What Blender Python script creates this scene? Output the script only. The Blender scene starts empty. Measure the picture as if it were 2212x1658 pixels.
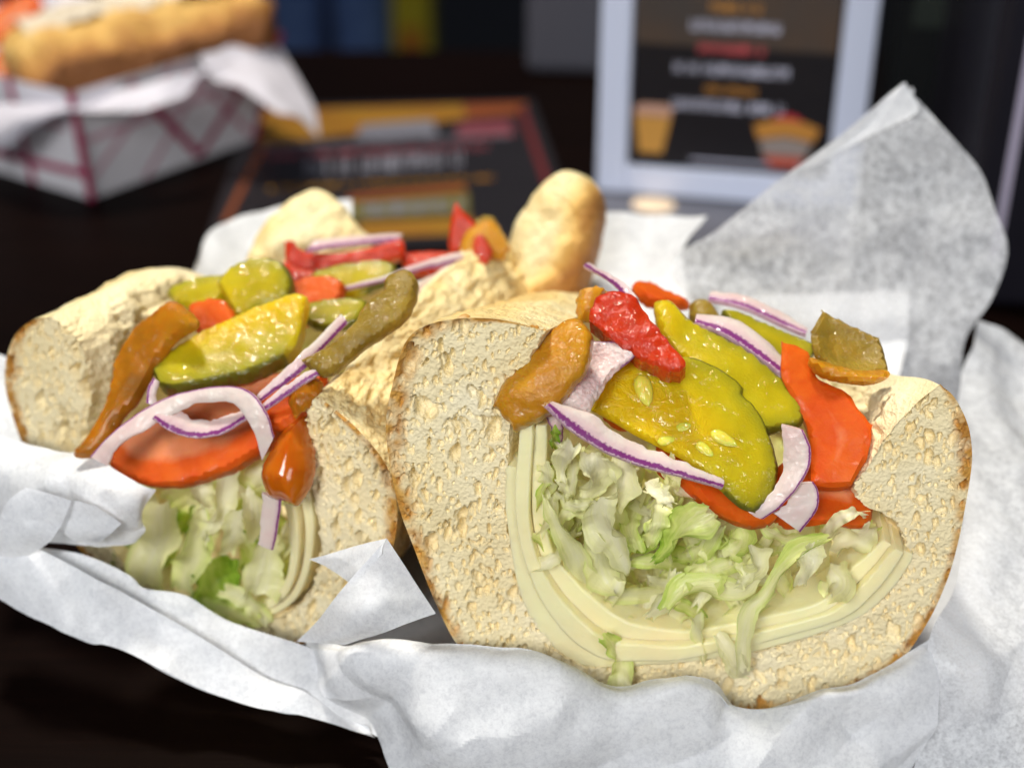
import bpy, math, random
import numpy as np
from mathutils import Vector, Matrix
from mathutils.geometry import delaunay_2d_cdt

# ------------------------------------------------------------------ camera, light, exposure
SC = bpy.context.scene
COL = SC.collection
CM = 0.01
PITCH = math.radians(28.0)
CAM = np.array([0.0, -19.16, 14.0])          # centimetres; table top is z = 0
FPX = 2995.0                                  # focal length in units of a 2212 px wide picture
FWD = np.array([0, math.cos(PITCH), -math.sin(PITCH)])
UPV = np.array([0, math.sin(PITCH), math.cos(PITCH)])
RGT = np.array([1.0, 0, 0])

cam_data = bpy.data.cameras.new('camera')
cam = bpy.data.objects.new('camera', cam_data)
COL.objects.link(cam)
cam.location = CAM * CM
cam.rotation_euler = (math.pi / 2 - PITCH, 0, 0)
cam_data.sensor_width = 24.0
cam_data.lens = 24.0 * FPX / 2212.0
cam_data.clip_start = 0.005
cam_data.clip_end = 50
cam_data.dof.use_dof = True
cam_data.dof.focus_distance = 0.181
cam_data.dof.aperture_fstop = 8.3
SC.camera = cam

world = bpy.data.worlds.new('World')
SC.world = world
world.use_nodes = True
bg = world.node_tree.nodes['Background']
bg.inputs[0].default_value = (0.62, 0.74, 1.0, 1)
bg.inputs[1].default_value = 0.06

def area_light(name, loc, target, size, power, col, spread=180.0):
    d = bpy.data.lights.new(name, 'AREA'); d.shape = 'DISK'; d.size = size; d.energy = power; d.color = col
    d.spread = math.radians(spread)
    o = bpy.data.objects.new(name, d); COL.objects.link(o)
    o.location = loc
    o.rotation_euler = (Vector(target) - Vector(loc)).to_track_quat('-Z', 'Y').to_euler()
    return o
area_light('key_lamp', (-0.16, 0.26, 0.95), (0.0, 0.0, 0.03), 0.13, 10.5, (1.0, 0.94, 0.82))
area_light('window_light', (-0.30, -0.82, 0.60), (0.02, -0.03, 0.02), 0.40, 1.40, (0.99, 0.99, 0.98), 75.0)
area_light('front_light', (0.42, -0.88, 0.40), (0.02, -0.03, 0.03), 0.40, 0.25, (1.0, 0.99, 0.97), 55.0)

SC.view_settings.view_transform = 'Standard'
SC.view_settings.look = 'None'
SC.view_settings.exposure = 0.0
SC.view_settings.gamma = 1.0
SC.view_settings.use_curve_mapping = False
SC.cycles.use_denoising = True
SC.cycles.max_bounces = 10
SC.cycles.transparent_max_bounces = 12
SC.cycles.sample_clamp_indirect = 6.0

# ------------------------------------------------------------------ numeric helpers
def ray(px, py):
    return FWD + (px - 1106.0) / FPX * RGT + (829.0 - py) / FPX * UPV
def atY(px, py, Y):
    d = ray(px, py); return CAM + d * ((Y - CAM[1]) / d[1])
def atZ(px, py, Z):
    d = ray(px, py); return CAM + d * ((Z - CAM[2]) / d[2])
def unit(v):
    v = np.asarray(v, float); return v / (np.linalg.norm(v) + 1e-12)
class Plane:
    """a flat resting plane in the place, through one point, with a normal"""
    def __init__(self, p, n):
        self.p = np.asarray(p, float); self.n = unit(n)
        r = np.array([1.0, 0, 0]); r = unit(r - self.n * r.dot(self.n))
        self.e1 = r; self.e2 = np.cross(self.n, r)
    def hit(self, px, py):
        d = ray(px, py); return CAM + d * ((self.p - CAM).dot(self.n) / d.dot(self.n))
    def loc(self, P):
        q = np.asarray(P) - self.p; return np.stack([q @ self.e1, q @ self.e2], -1)
    def wor(self, uv):
        return self.p + np.outer(uv[:, 0], self.e1) + np.outer(uv[:, 1], self.e2)
def PY(px, py, Y, n): return Plane(atY(px, py, Y), n)
def PZ(px, py, Z, n): return Plane(atZ(px, py, Z), n)

def h3(ix, iy, iz, seed):
    with np.errstate(over='ignore'):
        a = (ix.astype(np.int64) * 73856093) ^ (iy.astype(np.int64) * 19349663) ^ (iz.astype(np.int64) * 83492791) ^ (seed * 2654435761)
        a = a & 0xffffffff
        a = ((a ^ (a >> 16)) * 0x45d9f3b) & 0xffffffff
        a = ((a ^ (a >> 16)) * 0x45d9f3b) & 0xffffffff
        a = a ^ (a >> 16)
    return (a & 0xffffff) / float(0x1000000)
def vnoise(P, seed=0):
    P = np.asarray(P, float); i = np.floor(P).astype(np.int64); f = P - i; f = f * f * f * (f * (f * 6 - 15) + 10)
    out = 0
    for dx in (0, 1):
        for dy in (0, 1):
            for dz in (0, 1):
                w = (f[..., 0] if dx else 1 - f[..., 0]) * (f[..., 1] if dy else 1 - f[..., 1]) * (f[..., 2] if dz else 1 - f[..., 2])
                out = out + w * h3(i[..., 0] + dx, i[..., 1] + dy, i[..., 2] + dz, seed)
    return out * 2 - 1
def fbm(P, seed=0, octv=4, gain=0.5):
    P = np.asarray(P, float); s = 0; a = 1.0; t = 0
    for o in range(octv):
        s = s + a * vnoise(P * (2.0 ** o) + 17.3 * o, seed + o); t += a; a *= gain
    return s / t
def worley(P, seed=0, two=False):
    """distance to the nearest feature point and that cell's random value"""
    P = np.asarray(P, float); i = np.floor(P).astype(np.int64); best = np.full(P.shape[:-1], 9.0); val = np.zeros(P.shape[:-1])
    sec = np.full(P.shape[:-1], 9.0)
    for dx in (-1, 0, 1):
        for dy in (-1, 0, 1):
            for dz in (-1, 0, 1):
                c0, c1, c2 = i[..., 0] + dx, i[..., 1] + dy, i[..., 2] + dz
                q = np.stack([c0 + h3(c0, c1, c2, seed), c1 + h3(c0, c1, c2, seed + 7), c2 + h3(c0, c1, c2, seed + 13)], -1)
                d = np.sqrt(((P - q) ** 2).sum(-1)); m = d < best
                sec = np.where(m, best, np.minimum(sec, d))
                best = np.where(m, d, best); val = np.where(m, h3(c0, c1, c2, seed + 29), val)
    return (best, val, sec) if two else (best, val)
def smooth(x, a, b):
    t = np.clip((x - a) / (b - a), 0, 1); return t * t * (3 - 2 * t)
def crom(pts, n, closed=False):
    """Catmull-Rom resampling of a polyline, n points evenly along it"""
    P = np.asarray(pts, float)
    if closed: Q = np.concatenate([P[-1:], P, P[:2]])
    else: Q = np.concatenate([2 * P[:1] - P[1:2], P, 2 * P[-1:] - P[-2:-1]])
    seg = len(Q) - 3; out = []
    for k in range(seg):
        p0, p1, p2, p3 = Q[k:k + 4]; t = np.linspace(0, 1, 24, endpoint=False)[:, None]
        out.append(0.5 * ((2 * p1) + (-p0 + p2) * t + (2 * p0 - 5 * p1 + 4 * p2 - p3) * t ** 2 + (-p0 + 3 * p1 - 3 * p2 + p3) * t ** 3))
    out = np.concatenate(out + [Q[-2:-1]])
    L = np.concatenate([[0], np.cumsum(np.linalg.norm(np.diff(out, axis=0), axis=1))])
    s = np.linspace(0, L[-1], n + 1)[:-1] if closed else np.linspace(0, L[-1], n)
    return np.stack([np.interp(s, L, out[:, c]) for c in range(P.shape[1])], -1)
def crom_u(pts, n):
    """Catmull-Rom by control index (keeps paired curves paired)"""
    P = np.asarray(pts, float); Q = np.concatenate([2 * P[:1] - P[1:2], P, 2 * P[-1:] - P[-2:-1]])
    u = np.linspace(0, len(P) - 1, n); k = np.minimum(u.astype(int), len(P) - 2); t = (u - k)[:, None]
    p0, p1, p2, p3 = Q[k], Q[k + 1], Q[k + 2], Q[k + 3]
    return 0.5 * ((2 * p1) + (-p0 + p2) * t + (2 * p0 - 5 * p1 + 4 * p2 - p3) * t ** 2 + (-p0 + 3 * p1 - 3 * p2 + p3) * t ** 3)

# ------------------------------------------------------------------ objects
def props(o, label=None, cat=None, group=None, kind=None):
    if label: o['label'] = label
    if cat: o['category'] = cat
    if group: o['group'] = group
    if kind: o['kind'] = kind
    return o
def thing(name, label, cat, loc, group=None):
    o = bpy.data.objects.new(name, None); COL.objects.link(o)
    o.empty_display_size = 0.01
    o.location = np.asarray(loc) * CM
    return props(o, label, cat, group)
def mesh(name, V, F, mat, parent=None, attrs=None, flat=False, origin=None, sharp=0):
    """world-space centimetres in, one mesh object out (origin at its base)"""
    V = np.asarray(V, float)
    if origin is None: origin = np.array([V[:, 0].mean(), V[:, 1].mean(), V[:, 2].min()])
    me = bpy.data.meshes.new(name)
    W = ((V - origin) * CM)
    if isinstance(F, np.ndarray):
        n, k = F.shape
        me.vertices.add(len(W)); me.vertices.foreach_set('co', W.astype(np.float32).ravel())
        me.loops.add(n * k); me.loops.foreach_set('vertex_index', F.astype(np.int32).ravel())
        me.polygons.add(n); me.polygons.foreach_set('loop_start', np.arange(0, n * k, k, dtype=np.int32))
        me.update(calc_edges=True); me.validate()
    else:
        me.from_pydata([tuple(v) for v in W], [], [tuple(int(i) for i in f) for f in F]); me.update()
    if not flat: me.polygons.foreach_set('use_smooth', np.ones(len(me.polygons), dtype=bool))
    if sharp: me.set_sharp_from_angle(angle=math.radians(sharp))
    for k, a in (attrs or {}).items():
        at = me.attributes.new(k, 'FLOAT', 'POINT'); at.data.foreach_set('value', np.asarray(a, np.float32))
    me.materials.append(mat)
    o = bpy.data.objects.new(name, me); COL.objects.link(o)
    if parent is not None:
        base = np.zeros(3); q = parent
        while q is not None: base = base + np.array(q.location) / CM; q = q.parent
        o.parent = parent; o.location = (origin - base) * CM
    else:
        o.location = origin * CM
    return o
def grid_faces(nu, nv, off=0, flip=False):
    a = np.arange(nu * nv).reshape(nu, nv) + off
    f = np.stack([a[:-1, :-1], a[1:, :-1], a[1:, 1:], a[:-1, 1:]], -1).reshape(-1, 4)
    return f[:, ::-1] if flip else f
def grid_normals(P):
    du = np.gradient(P, axis=0); dv = np.gradient(P, axis=1); n = np.cross(du, dv)
    return n / (np.linalg.norm(n, axis=-1, keepdims=True) + 1e-12)
def outward(V, F):
    """quads of a closed mesh, wound so that their normals point out"""
    q = V - V.mean(0); a, b, c, d = (q[F[:, i]] for i in range(4))
    vol = (np.cross(a, b) * c).sum() + (np.cross(a, c) * d).sum()
    return F[:, ::-1] if vol < 0 else F
def thick_grid(P, th, N=None):
    """a closed sheet of thickness th around the grid P(nu,nv,3); attribute s,t run along u,v"""
    nu, nv = P.shape[:2]
    if N is None: N = grid_normals(P)
    th = np.asarray(th, float)
    if th.ndim == 0: th = np.full((nu, nv), float(th))
    A = (P + N * th[..., None] / 2).reshape(-1, 3); B = (P - N * th[..., None] / 2).reshape(-1, 3)
    n = nu * nv
    F = [grid_faces(nu, nv), grid_faces(nu, nv, n, True)]
    idx = np.arange(n).reshape(nu, nv)
    loop = np.concatenate([idx[:, 0], idx[-1, 1:], idx[-2::-1, -1], idx[0, -2:0:-1]])
    nx = np.roll(loop, -1)
    F.append(np.stack([loop, loop + n, nx + n, nx], -1)[:, ::-1])
    s, t = np.meshgrid(np.linspace(0, 1, nu), np.linspace(0, 1, nv), indexing='ij')
    F = [outward(np.concatenate([A, B]), np.concatenate(F))]
    return np.concatenate([A, B]), np.concatenate(F), np.concatenate([s.ravel()] * 2), np.concatenate([t.ravel()] * 2)

def inside(P, poly):
    x, y = P[:, 0:1], P[:, 1:2]; a = poly; b = np.roll(poly, -1, 0)
    c = ((a[:, 1] > y) != (b[:, 1] > y)) & (x < (b[:, 0] - a[:, 0]) * (y - a[:, 1]) / (b[:, 1] - a[:, 1] + 1e-12) + a[:, 0])
    return (c.sum(1) % 2) == 1
def seg_dist(P, A, B):
    d = B - A; L = (d * d).sum(-1) + 1e-12
    out = np.full(len(P), 1e9)
    for k in range(len(A)):
        t = np.clip(((P - A[k]) @ d[k]) / L[k], 0, 1); q = A[k] + t[:, None] * d[k]
        out = np.minimum(out, np.sqrt(((P - q) ** 2).sum(1)))
    return out
def slab(name, outline, plane, th, mat, label=None, cat=None, group=None, parent=None, r=0.08, bulge=0.0, bend=None,
         noise=0.0, nscale=2.0, h=0.07, rind=None, n=110, seed=None, jag=0.02, taper=None):
    if seed is None: seed = int(abs(outline[0][0] * 7 + outline[0][1])) % 997
    """a piece cut from a slice: outline on its resting plane, real thickness below it, rounded rim, bulging face"""
    px = crom(outline, n, True)
    uv = plane.loc(np.array([plane.hit(*p) for p in px]))
    if jag:
        k = np.arange(len(uv)); c = uv.mean(0)
        uv = uv + (uv - c) / np.linalg.norm(uv - c, axis=1, keepdims=True) * (fbm(np.stack([k * .35, k * 0 + seed, k * 0], -1), seed, 2) * jag)[:, None]
    lo, hi = uv.min(0), uv.max(0)
    gx, gy = np.meshgrid(np.arange(lo[0], hi[0], h), np.arange(lo[1], hi[1], h * .87), indexing='ij')
    gx = gx + (np.arange(gx.shape[1]) % 2) * h / 2
    G = np.stack([gx.ravel(), gy.ravel()], -1); G = G[inside(G, uv)]
    A, B = uv, np.roll(uv, -1, 0)
    dG = seg_dist(G, A, B); G = G[dG > h * .45]
    allp = np.concatenate([uv, G]); m = len(uv)
    edges = [(i, (i + 1) % m) for i in range(m)]
    vs, es, fs, ov, oe, of = delaunay_2d_cdt([Vector(p) for p in allp], edges, [], 1, 1e-6)
    vs = np.array([(v.x, v.y) for v in vs]); tri = np.array([f for f in fs if len(f) == 3])
    ar = np.cross(vs[tri[:, 1]] - vs[tri[:, 0]], vs[tri[:, 2]] - vs[tri[:, 0]])
    tri = np.where((ar < 0)[:, None], tri[:, ::-1], tri); tri = tri[np.abs(ar) > 1e-10]
    d = seg_dist(vs, A, B)
    dm = d.max()
    q = np.clip(d / r, 0, 1); edge = 1 - np.sqrt(np.clip(1 - (1 - q) ** 2, 0, 1))
    P3 = plane.wor(vs)
    bl = bulge * np.sin(np.clip(d / dm, 0, 1) * math.pi / 2) if bulge else 0
    mid = np.zeros(len(vs))
    u01 = (vs - lo) / (hi - lo + 1e-9)
    if bend is not None: mid = mid + bend(u01[:, 0], u01[:, 1])
    T = th if taper is None else th * taper(u01[:, 0], u01[:, 1])
    nz = noise * fbm(P3 * nscale, seed, 3) if noise else 0
    top = mid + bl + nz - edge * min(r, th * .45)
    bot = mid - T + edge * min(r, th * .45) - (bl * .3 if bulge else 0)
    nv_ = len(vs)
    V = np.concatenate([P3 + np.outer(top, plane.n), P3 + np.outer(bot, plane.n)])
    # boundary loop by edge use
    e = np.concatenate([tri[:, [0, 1]], tri[:, [1, 2]], tri[:, [2, 0]]]); key = {}
    for a_, b_ in e: key[(int(a_), int(b_))] = 1
    be = [(a_, b_) for (a_, b_) in key if (b_, a_) not in key]
    F = [tuple(t) for t in tri] + [tuple(t[::-1] + nv_) for t in tri] + [(b_, a_, a_ + nv_, b_ + nv_) for a_, b_ in be]
    if rind is not None:
        i0, i1 = [int(round(v / len(outline) * m)) for v in rind]
        ids = [k % m for k in range(i0, i1)]
        dr = seg_dist(vs, A[ids], B[ids])
    else: dr = d
    at = dict(d=np.concatenate([d, d * 0]), rd=np.concatenate([dr, dr]), u=np.concatenate([u01[:, 0]] * 2), v=np.concatenate([u01[:, 1]] * 2))
    o = mesh(name, V, F, mat, parent, at, sharp=38)
    return props(o, label, cat, group)

def strip(name, A, B, mat, th=0.12, plane=None, label=None, cat=None, group=None, parent=None, nu=60, nv=10, wave=0.0, seed=1, arch=0.0, rough=0.0, pw=.25):
    """a cut strip between two edges (attribute t: 0 on the first edge, 1 on the second)"""
    def w(pts):
        return np.array([plane.hit(p[0], p[1]) if plane is not None else atY(*p) for p in pts])
    a, b = crom_u(w(A), nu), crom_u(w(B), nu)
    q_ = np.arange(nu) * .12; jt = lambda o_: (.028 * fbm(np.stack([q_, q_ * 0 + seed + A[0][0] * .1, q_ * 0 + o_], -1), 7, 3))[:, None]
    ab = (b - a) / (np.linalg.norm(b - a, axis=1, keepdims=True) + 1e-6); a, b = a + ab * jt(1) * .5, b + ab * jt(5) * 1.6
    t = np.linspace(0, 1, nv)[None, :, None]
    P = a[:, None] * (1 - t) + b[:, None] * t
    N = grid_normals(P)
    N = N * np.sign((N * (CAM - P)).sum(-1, keepdims=True))
    P = P + N * (arch * np.sin(np.linspace(0, math.pi, nv))[None, :, None])
    if wave: P = P + N * (wave * fbm(P * 1.4, seed, 2))[..., None]
    if rough: P = P + N * (.5 * rough * fbm(P * 9, seed, 2))[..., None]
    prof = np.clip(np.sin(np.linspace(0.12, math.pi - .12, nv)), 0, 1) ** .35
    V, F, s, tt = thick_grid(P, th * np.tile(prof, (nu, 1)), N)
    o = mesh(name, V, F, mat, parent, dict(s=s, t=tt, pw=np.full(len(V), pw)), sharp=40)
    return props(o, label, cat, group)
# ------------------------------------------------------------------ materials
def new_mat(name):
    m = bpy.data.materials.new(name); m.use_nodes = True; nt = m.node_tree
    for n in list(nt.nodes): nt.nodes.remove(n)
    return m, nt
class NB:
    """small node builder"""
    def __init__(self, nt):
        self.nt = nt; self.co = self.n('ShaderNodeTexCoord').outputs['Object']
    def n(self, t, **kw):
        x = self.nt.nodes.new(t)
        for k, v in kw.items(): setattr(x, k, v)
        return x
    def set(self, sock, v):
        if hasattr(v, 'is_output'): self.nt.links.new(v, sock)
        elif isinstance(v, (tuple, list)): sock.default_value = (*v, 1) if len(v) == 3 and sock.type == 'RGBA' else v
        else: sock.default_value = v
    def noise(self, scale, detail=4, rough=.55, dist=0, stretch=None):
        x = self.n('ShaderNodeTexNoise'); co = self.co
        if stretch:
            mp = self.n('ShaderNodeMapping'); self.nt.links.new(co, mp.inputs[0]); mp.inputs['Scale'].default_value = stretch; co = mp.outputs[0]
        self.nt.links.new(co, x.inputs['Vector']); x.inputs['Scale'].default_value = scale * 100
        x.inputs['Detail'].default_value = detail; x.inputs['Roughness'].default_value = rough; x.inputs['Distortion'].default_value = dist
        return x.outputs['Fac']
    def voro(self, scale, feature='F1', rnd=1.0):
        x = self.n('ShaderNodeTexVoronoi', feature=feature); self.nt.links.new(self.co, x.inputs['Vector']); x.inputs['Scale'].default_value = scale * 100
        x.inputs['Randomness'].default_value = rnd
        return x.outputs['Distance']
    def attr(self, name): return self.n('ShaderNodeAttribute', attribute_name=name).outputs['Fac']
    def ramp(self, fac, stops, mode='LINEAR'):
        x = self.n('ShaderNodeValToRGB'); self.set(x.inputs[0], fac); x.color_ramp.interpolation = mode; cr = x.color_ramp
        while len(cr.elements) < len(stops): cr.elements.new(0.5)
        for e, (p, c) in zip(cr.elements, stops):
            e.position = p; e.color = (*c, 1) if not isinstance(c, float) else (c, c, c, 1)
        return x.outputs[0]
    def math(self, op, a, b=0.0, c=None, clamp=False):
        x = self.n('ShaderNodeMath', operation=op, use_clamp=clamp); self.set(x.inputs[0], a); self.set(x.inputs[1], b)
        if c is not None: self.set(x.inputs[2], c)
        return x.outputs[0]
    def mapr(self, v, a, b, c=0.0, d=1.0):
        x = self.n('ShaderNodeMapRange'); self.set(x.inputs[0], v)
        for i, q in enumerate((a, b, c, d)): self.set(x.inputs[1 + i], q)
        return x.outputs[0]
    def mix(self, f, a, b, mode='MIX'):
        x = self.n('ShaderNodeMix', data_type='RGBA', blend_type=mode); self.set(x.inputs[0], f); self.set(x.inputs[6], a); self.set(x.inputs[7], b)
        return x.outputs[2]
    def bump(self, hgt, dist, strength=1.0, normal=None):
        x = self.n('ShaderNodeBump'); self.set(x.inputs['Height'], hgt); x.inputs['Distance'].default_value = dist * CM; x.inputs['Strength'].default_value = strength
        if normal is not None: self.nt.links.new(normal, x.inputs['Normal'])
        return x.outputs[0]
    def bsdf(self, col, rough=.5, sss=0.0, radius=(1, .6, .3), scale=0.1, spec=.5, coat=0.0, coat_r=.1, normal=None, trans=0.0, metal=0.0, ior=1.45, coatn=None, burley=False):
        b = self.n('ShaderNodeBsdfPrincipled'); i = b.inputs
        if burley: b.subsurface_method = 'BURLEY'
        self.set(i['Base Color'], col); self.set(i['Roughness'], rough); self.set(i['Subsurface Weight'], sss)
        i['Subsurface Radius'].default_value = radius; i['Subsurface Scale'].default_value = scale * CM
        self.set(i['Specular IOR Level'], spec); self.set(i['Coat Weight'], coat); self.set(i['Coat Roughness'], coat_r); self.set(i['Metallic'], metal)
        self.set(i['Transmission Weight'], trans); i['IOR'].default_value = ior
        if normal is not None: self.nt.links.new(normal, i['Normal'])
        if coatn is not None: self.nt.links.new(coatn, i['Coat Normal'])
        return b.outputs[0]
    def out(self, s):
        o = self.n('ShaderNodeOutputMaterial'); self.nt.links.new(s, o.inputs[0])
def translucent(b, base, col, fac):
    t = b.n('ShaderNodeBsdfTranslucent'); b.set(t.inputs[0], col)
    m = b.n('ShaderNodeMixShader'); b.set(m.inputs[0], fac); b.nt.links.new(base, m.inputs[1]); b.nt.links.new(t.outputs[0], m.inputs[2])
    return m.outputs[0]

def wet(b, amt=.05, sc=16):
    """broken film of brine: a bumpy clear coat that glints in small specks"""
    return b.bump(b.math('ADD', b.math('MULTIPLY', b.noise(sc, 2, .5), .35), b.math('MULTIPLY', b.noise(sc * .42, 2, .5, .5), 1.3)), amt, 1.0)
def m_crumb():
    m, nt = new_mat('bread_crumb'); b = NB(nt)
    big = b.noise(.9, 3); fine = b.noise(9, 4); cr = b.attr('crust')
    c = b.ramp(big, [(.3, (.90, .75, .43)), (.55, (.945, .82, .52)), (.75, (.965, .87, .61))])
    edge = b.ramp(b.noise(3.0, 4), [(.3, (.36, .14, .03)), (.55, (.64, .33, .07)), (.8, (.82, .56, .2))])
    c = b.mix(cr, c, edge)
    v = b.voro(17); v2 = b.voro(32)
    hgt = b.math('ADD', b.math('MULTIPLY', v, .7), b.math('ADD', b.math('MULTIPLY', v2, .35), b.math('MULTIPLY', fine, .4)))
    nm = b.bump(hgt, .042, .7)
    s = b.bsdf(c, .6, 0, spec=.12, normal=nm)
    b.out(s); return m
def m_crust():
    m, nt = new_mat('bread_crust'); b = NB(nt)
    bk = b.attr('bake'); n1 = b.noise(1.3, 5, .6); n2 = b.noise(6, 4)
    f = b.math('ADD', b.math('MULTIPLY', bk, .75), b.math('ADD', b.math('MULTIPLY', n1, .50), b.math('MULTIPLY', n2, .16)))
    c = b.ramp(f, [(.25, (.94, .83, .50)), (.45, (.88, .66, .28)), (.64, (.76, .46, .13)), (.85, (.46, .20, .045)), (1.0, (.26, .10, .03))])
    nm = b.bump(b.math('ADD', b.math('MULTIPLY', b.noise(12, 5), .6), b.math('MULTIPLY', b.noise(4.5, 4), 1.4)), .12, .85)
    b.out(b.bsdf(c, .5, .2, (1, .6, .25), .08, .4, normal=nm, burley=True)); return m
def m_cheese(name='cheese', tint=(.99, .81, .47)):
    m, nt = new_mat(name); b = NB(nt)
    n = b.noise(.8, 3)
    c = b.mix(b.mapr(n, .3, .7), tint, tuple(min(1, x * 1.07 + .03) for x in tint))
    nm = b.bump(b.math('ADD', b.noise(8, 3), b.math('MULTIPLY', b.noise(2, 3), 2.0)), .012, .8)
    b.out(b.bsdf(c, .34, .7, (1, .9, .6), .14, .45, normal=nm)); return m
def m_pickle():
    m, nt = new_mat('pickle'); b = NB(nt)
    rd = b.attr('rd'); d = b.attr('d')
    n = b.noise(2.2, 4); nf = b.noise(14, 3)
    flesh = b.ramp(n, [(.3, (.52, .41, .005)), (.6, (.63, .51, .010)), (.8, (.68, .56, .02))])
    core = b.mix(n, (.86, .55, .004), (.80, .58, .012))
    c = b.mix(b.mapr(rd, .40, .85), flesh, core)
    zone = b.mix(b.mapr(b.math('ADD', rd, b.math('MULTIPLY', n, .10)), .04, .30), (.32, .31, .018), c)
    c = b.mix(b.mapr(b.math('ADD', rd, b.math('MULTIPLY', nf, .05)), .045, .085), (.15, .15, .014), zone)
    core_k = b.mapr(rd, .45, .95)
    nm = b.bump(b.math('ADD', b.math('MULTIPLY', b.noise(30, 2), .22), b.math('MULTIPLY', b.math('MULTIPLY', b.noise(4.5, 3, .5, 1.2), 2.2), core_k)), .05, .6)
    s = b.bsdf(c, .36, .8, (1, .85, .12), .30, .25, .7, .03, normal=nm, coatn=wet(b, .065, 11))
    b.out(translucent(b, s, c, .25)); return m
def m_onion():
    m, nt = new_mat('red_onion'); b = NB(nt)
    t = b.attr('t'); n = b.noise(9, 3); n1 = b.noise(1.2, 3); nz = b.noise(26, 2); pw = b.attr('pw')
    tt = b.math('ADD', t, b.math('MULTIPLY', b.math('MULTIPLY', b.math('SUBTRACT', nz, .5), pw), .9))
    body = b.ramp(n1, [(.3, (.86, .64, .63)), (.55, (.92, .82, .75)), (.75, (.88, .71, .72))])
    body = b.mix(b.mapr(tt, b.math('MULTIPLY', pw, 2.6), b.math('MULTIPLY', pw, .9), 0, .45), body, (.66, .34, .52))
    c = b.mix(b.mapr(tt, b.math('MULTIPLY', pw, 1.12), b.math('MULTIPLY', pw, .85)), body, (.27, .05, .24))
    c = b.mix(b.mapr(tt, b.math('MULTIPLY', pw, .2), b.math('MULTIPLY', pw, .08), 0, .7), c, (.80, .62, .68))
    nm = b.bump(b.math('ADD', b.math('MULTIPLY', b.voro(14), .5), b.math('MULTIPLY', n, .8)), .016, .5)
    s = b.bsdf(c, .34, .35, (1, .7, .65), .12, .3, .6, .03, normal=nm, coatn=wet(b, .05, 13))
    b.out(translucent(b, s, c, .30)); return m
def m_onion_slab():
    m, nt = new_mat('red_onion_flesh'); b = NB(nt)
    rd = b.attr('rd'); n1 = b.noise(1.2, 3); nz = b.noise(16, 3)
    body = b.ramp(n1, [(.3, (.80, .50, .52)), (.55, (.90, .72, .68)), (.75, (.84, .58, .62))])
    c = b.mix(b.mapr(b.math('ADD', rd, b.math('MULTIPLY', nz, .05)), .055, .03), body, (.25, .06, .24))
    nm = b.bump(b.math('ADD', b.voro(15), nz), .04, .7)
    s = b.bsdf(c, .32, .6, (1, .65, .6), .18, .3, .6, .03, normal=nm, coatn=wet(b, .05, 13))
    b.out(translucent(b, s, c, .22)); return m
def m_wet(name, stops, sss=.6, rad=(1, .25, .08), scale=.2, rough=.36, nscale=1.4, bump=.03, coat=.12, fine=10, trl=.1, stretch=None, glint=True):
    m, nt = new_mat(name); b = NB(nt)
    n = b.noise(nscale, 4, stretch=stretch); c = b.ramp(n, stops)
    nm = b.bump(b.math('ADD', b.math('MULTIPLY', b.noise(fine, 4), .6), b.noise(fine * .3, 3)), bump, .8)
    s = b.bsdf(c, rough, sss, rad, scale, .25, coat, .03, normal=nm, coatn=(wet(b, .12, 11) if glint else None))
    b.out(translucent(b, s, c, trl)); return m
def m_tomato():
    m, nt = new_mat('tomato'); b = NB(nt)
    rd = b.attr('rd'); n = b.noise(1.5, 4); f = b.noise(10, 3)
    wall = b.ramp(n, [(.3, (.62, .07, .004)), (.7, (.76, .15, .010))])
    pulp = b.ramp(n, [(.3, (.72, .20, .07)), (.7, (.80, .33, .16))])
    c = b.mix(b.mapr(b.math('ADD', rd, b.math('MULTIPLY', n, .2)), .40, .52), wall, pulp)
    nm = b.bump(b.math('ADD', b.math('MULTIPLY', f, .5), b.noise(3, 3)), .03, .8)
    s = b.bsdf(c, .45, .5, (1, .3, .1), .18, .22, .10, .08, normal=nm, coatn=wet(b, .02, 9))
    b.out(translucent(b, s, c, .12)); return m
def m_lettuce():
    m, nt = new_mat('lettuce'); b = NB(nt)
    g = b.attr('g'); n = b.noise(2.0, 4)
    cv = b.n('ShaderNodeCombineXYZ'); b.set(cv.inputs[0], b.math('MULTIPLY', b.attr('s'), 2.2)); b.set(cv.inputs[1], b.math('MULTIPLY', b.attr('t'), 11.0)); b.set(cv.inputs[2], b.math('MULTIPLY', g, 17.0))
    vn = b.n('ShaderNodeTexNoise'); nt.links.new(cv.outputs[0], vn.inputs['Vector']); vn.inputs['Scale'].default_value = 1.0; vn.inputs['Detail'].default_value = 3
    vein = vn.outputs['Fac']
    k = b.math('ADD', g, b.math('ADD', b.math('MULTIPLY', b.math('SUBTRACT', n, .5), .4), b.math('MULTIPLY', b.math('SUBTRACT', vein, .5), .45)))
    c = b.ramp(k, [(0.0, (.99, .96, .70)), (.32, (.96, .95, .52)), (.6, (.76, .86, .26)), (.85, (.42, .62, .08)), (1.0, (.20, .38, .03))])
    nm = b.bump(b.math('ADD', vein, b.math('MULTIPLY', b.noise(6, 3), .5)), .03, .7)
    s = b.bsdf(c, .22, 0, spec=.5, normal=nm)
    b.out(translucent(b, s, c, .36)); return m
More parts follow.
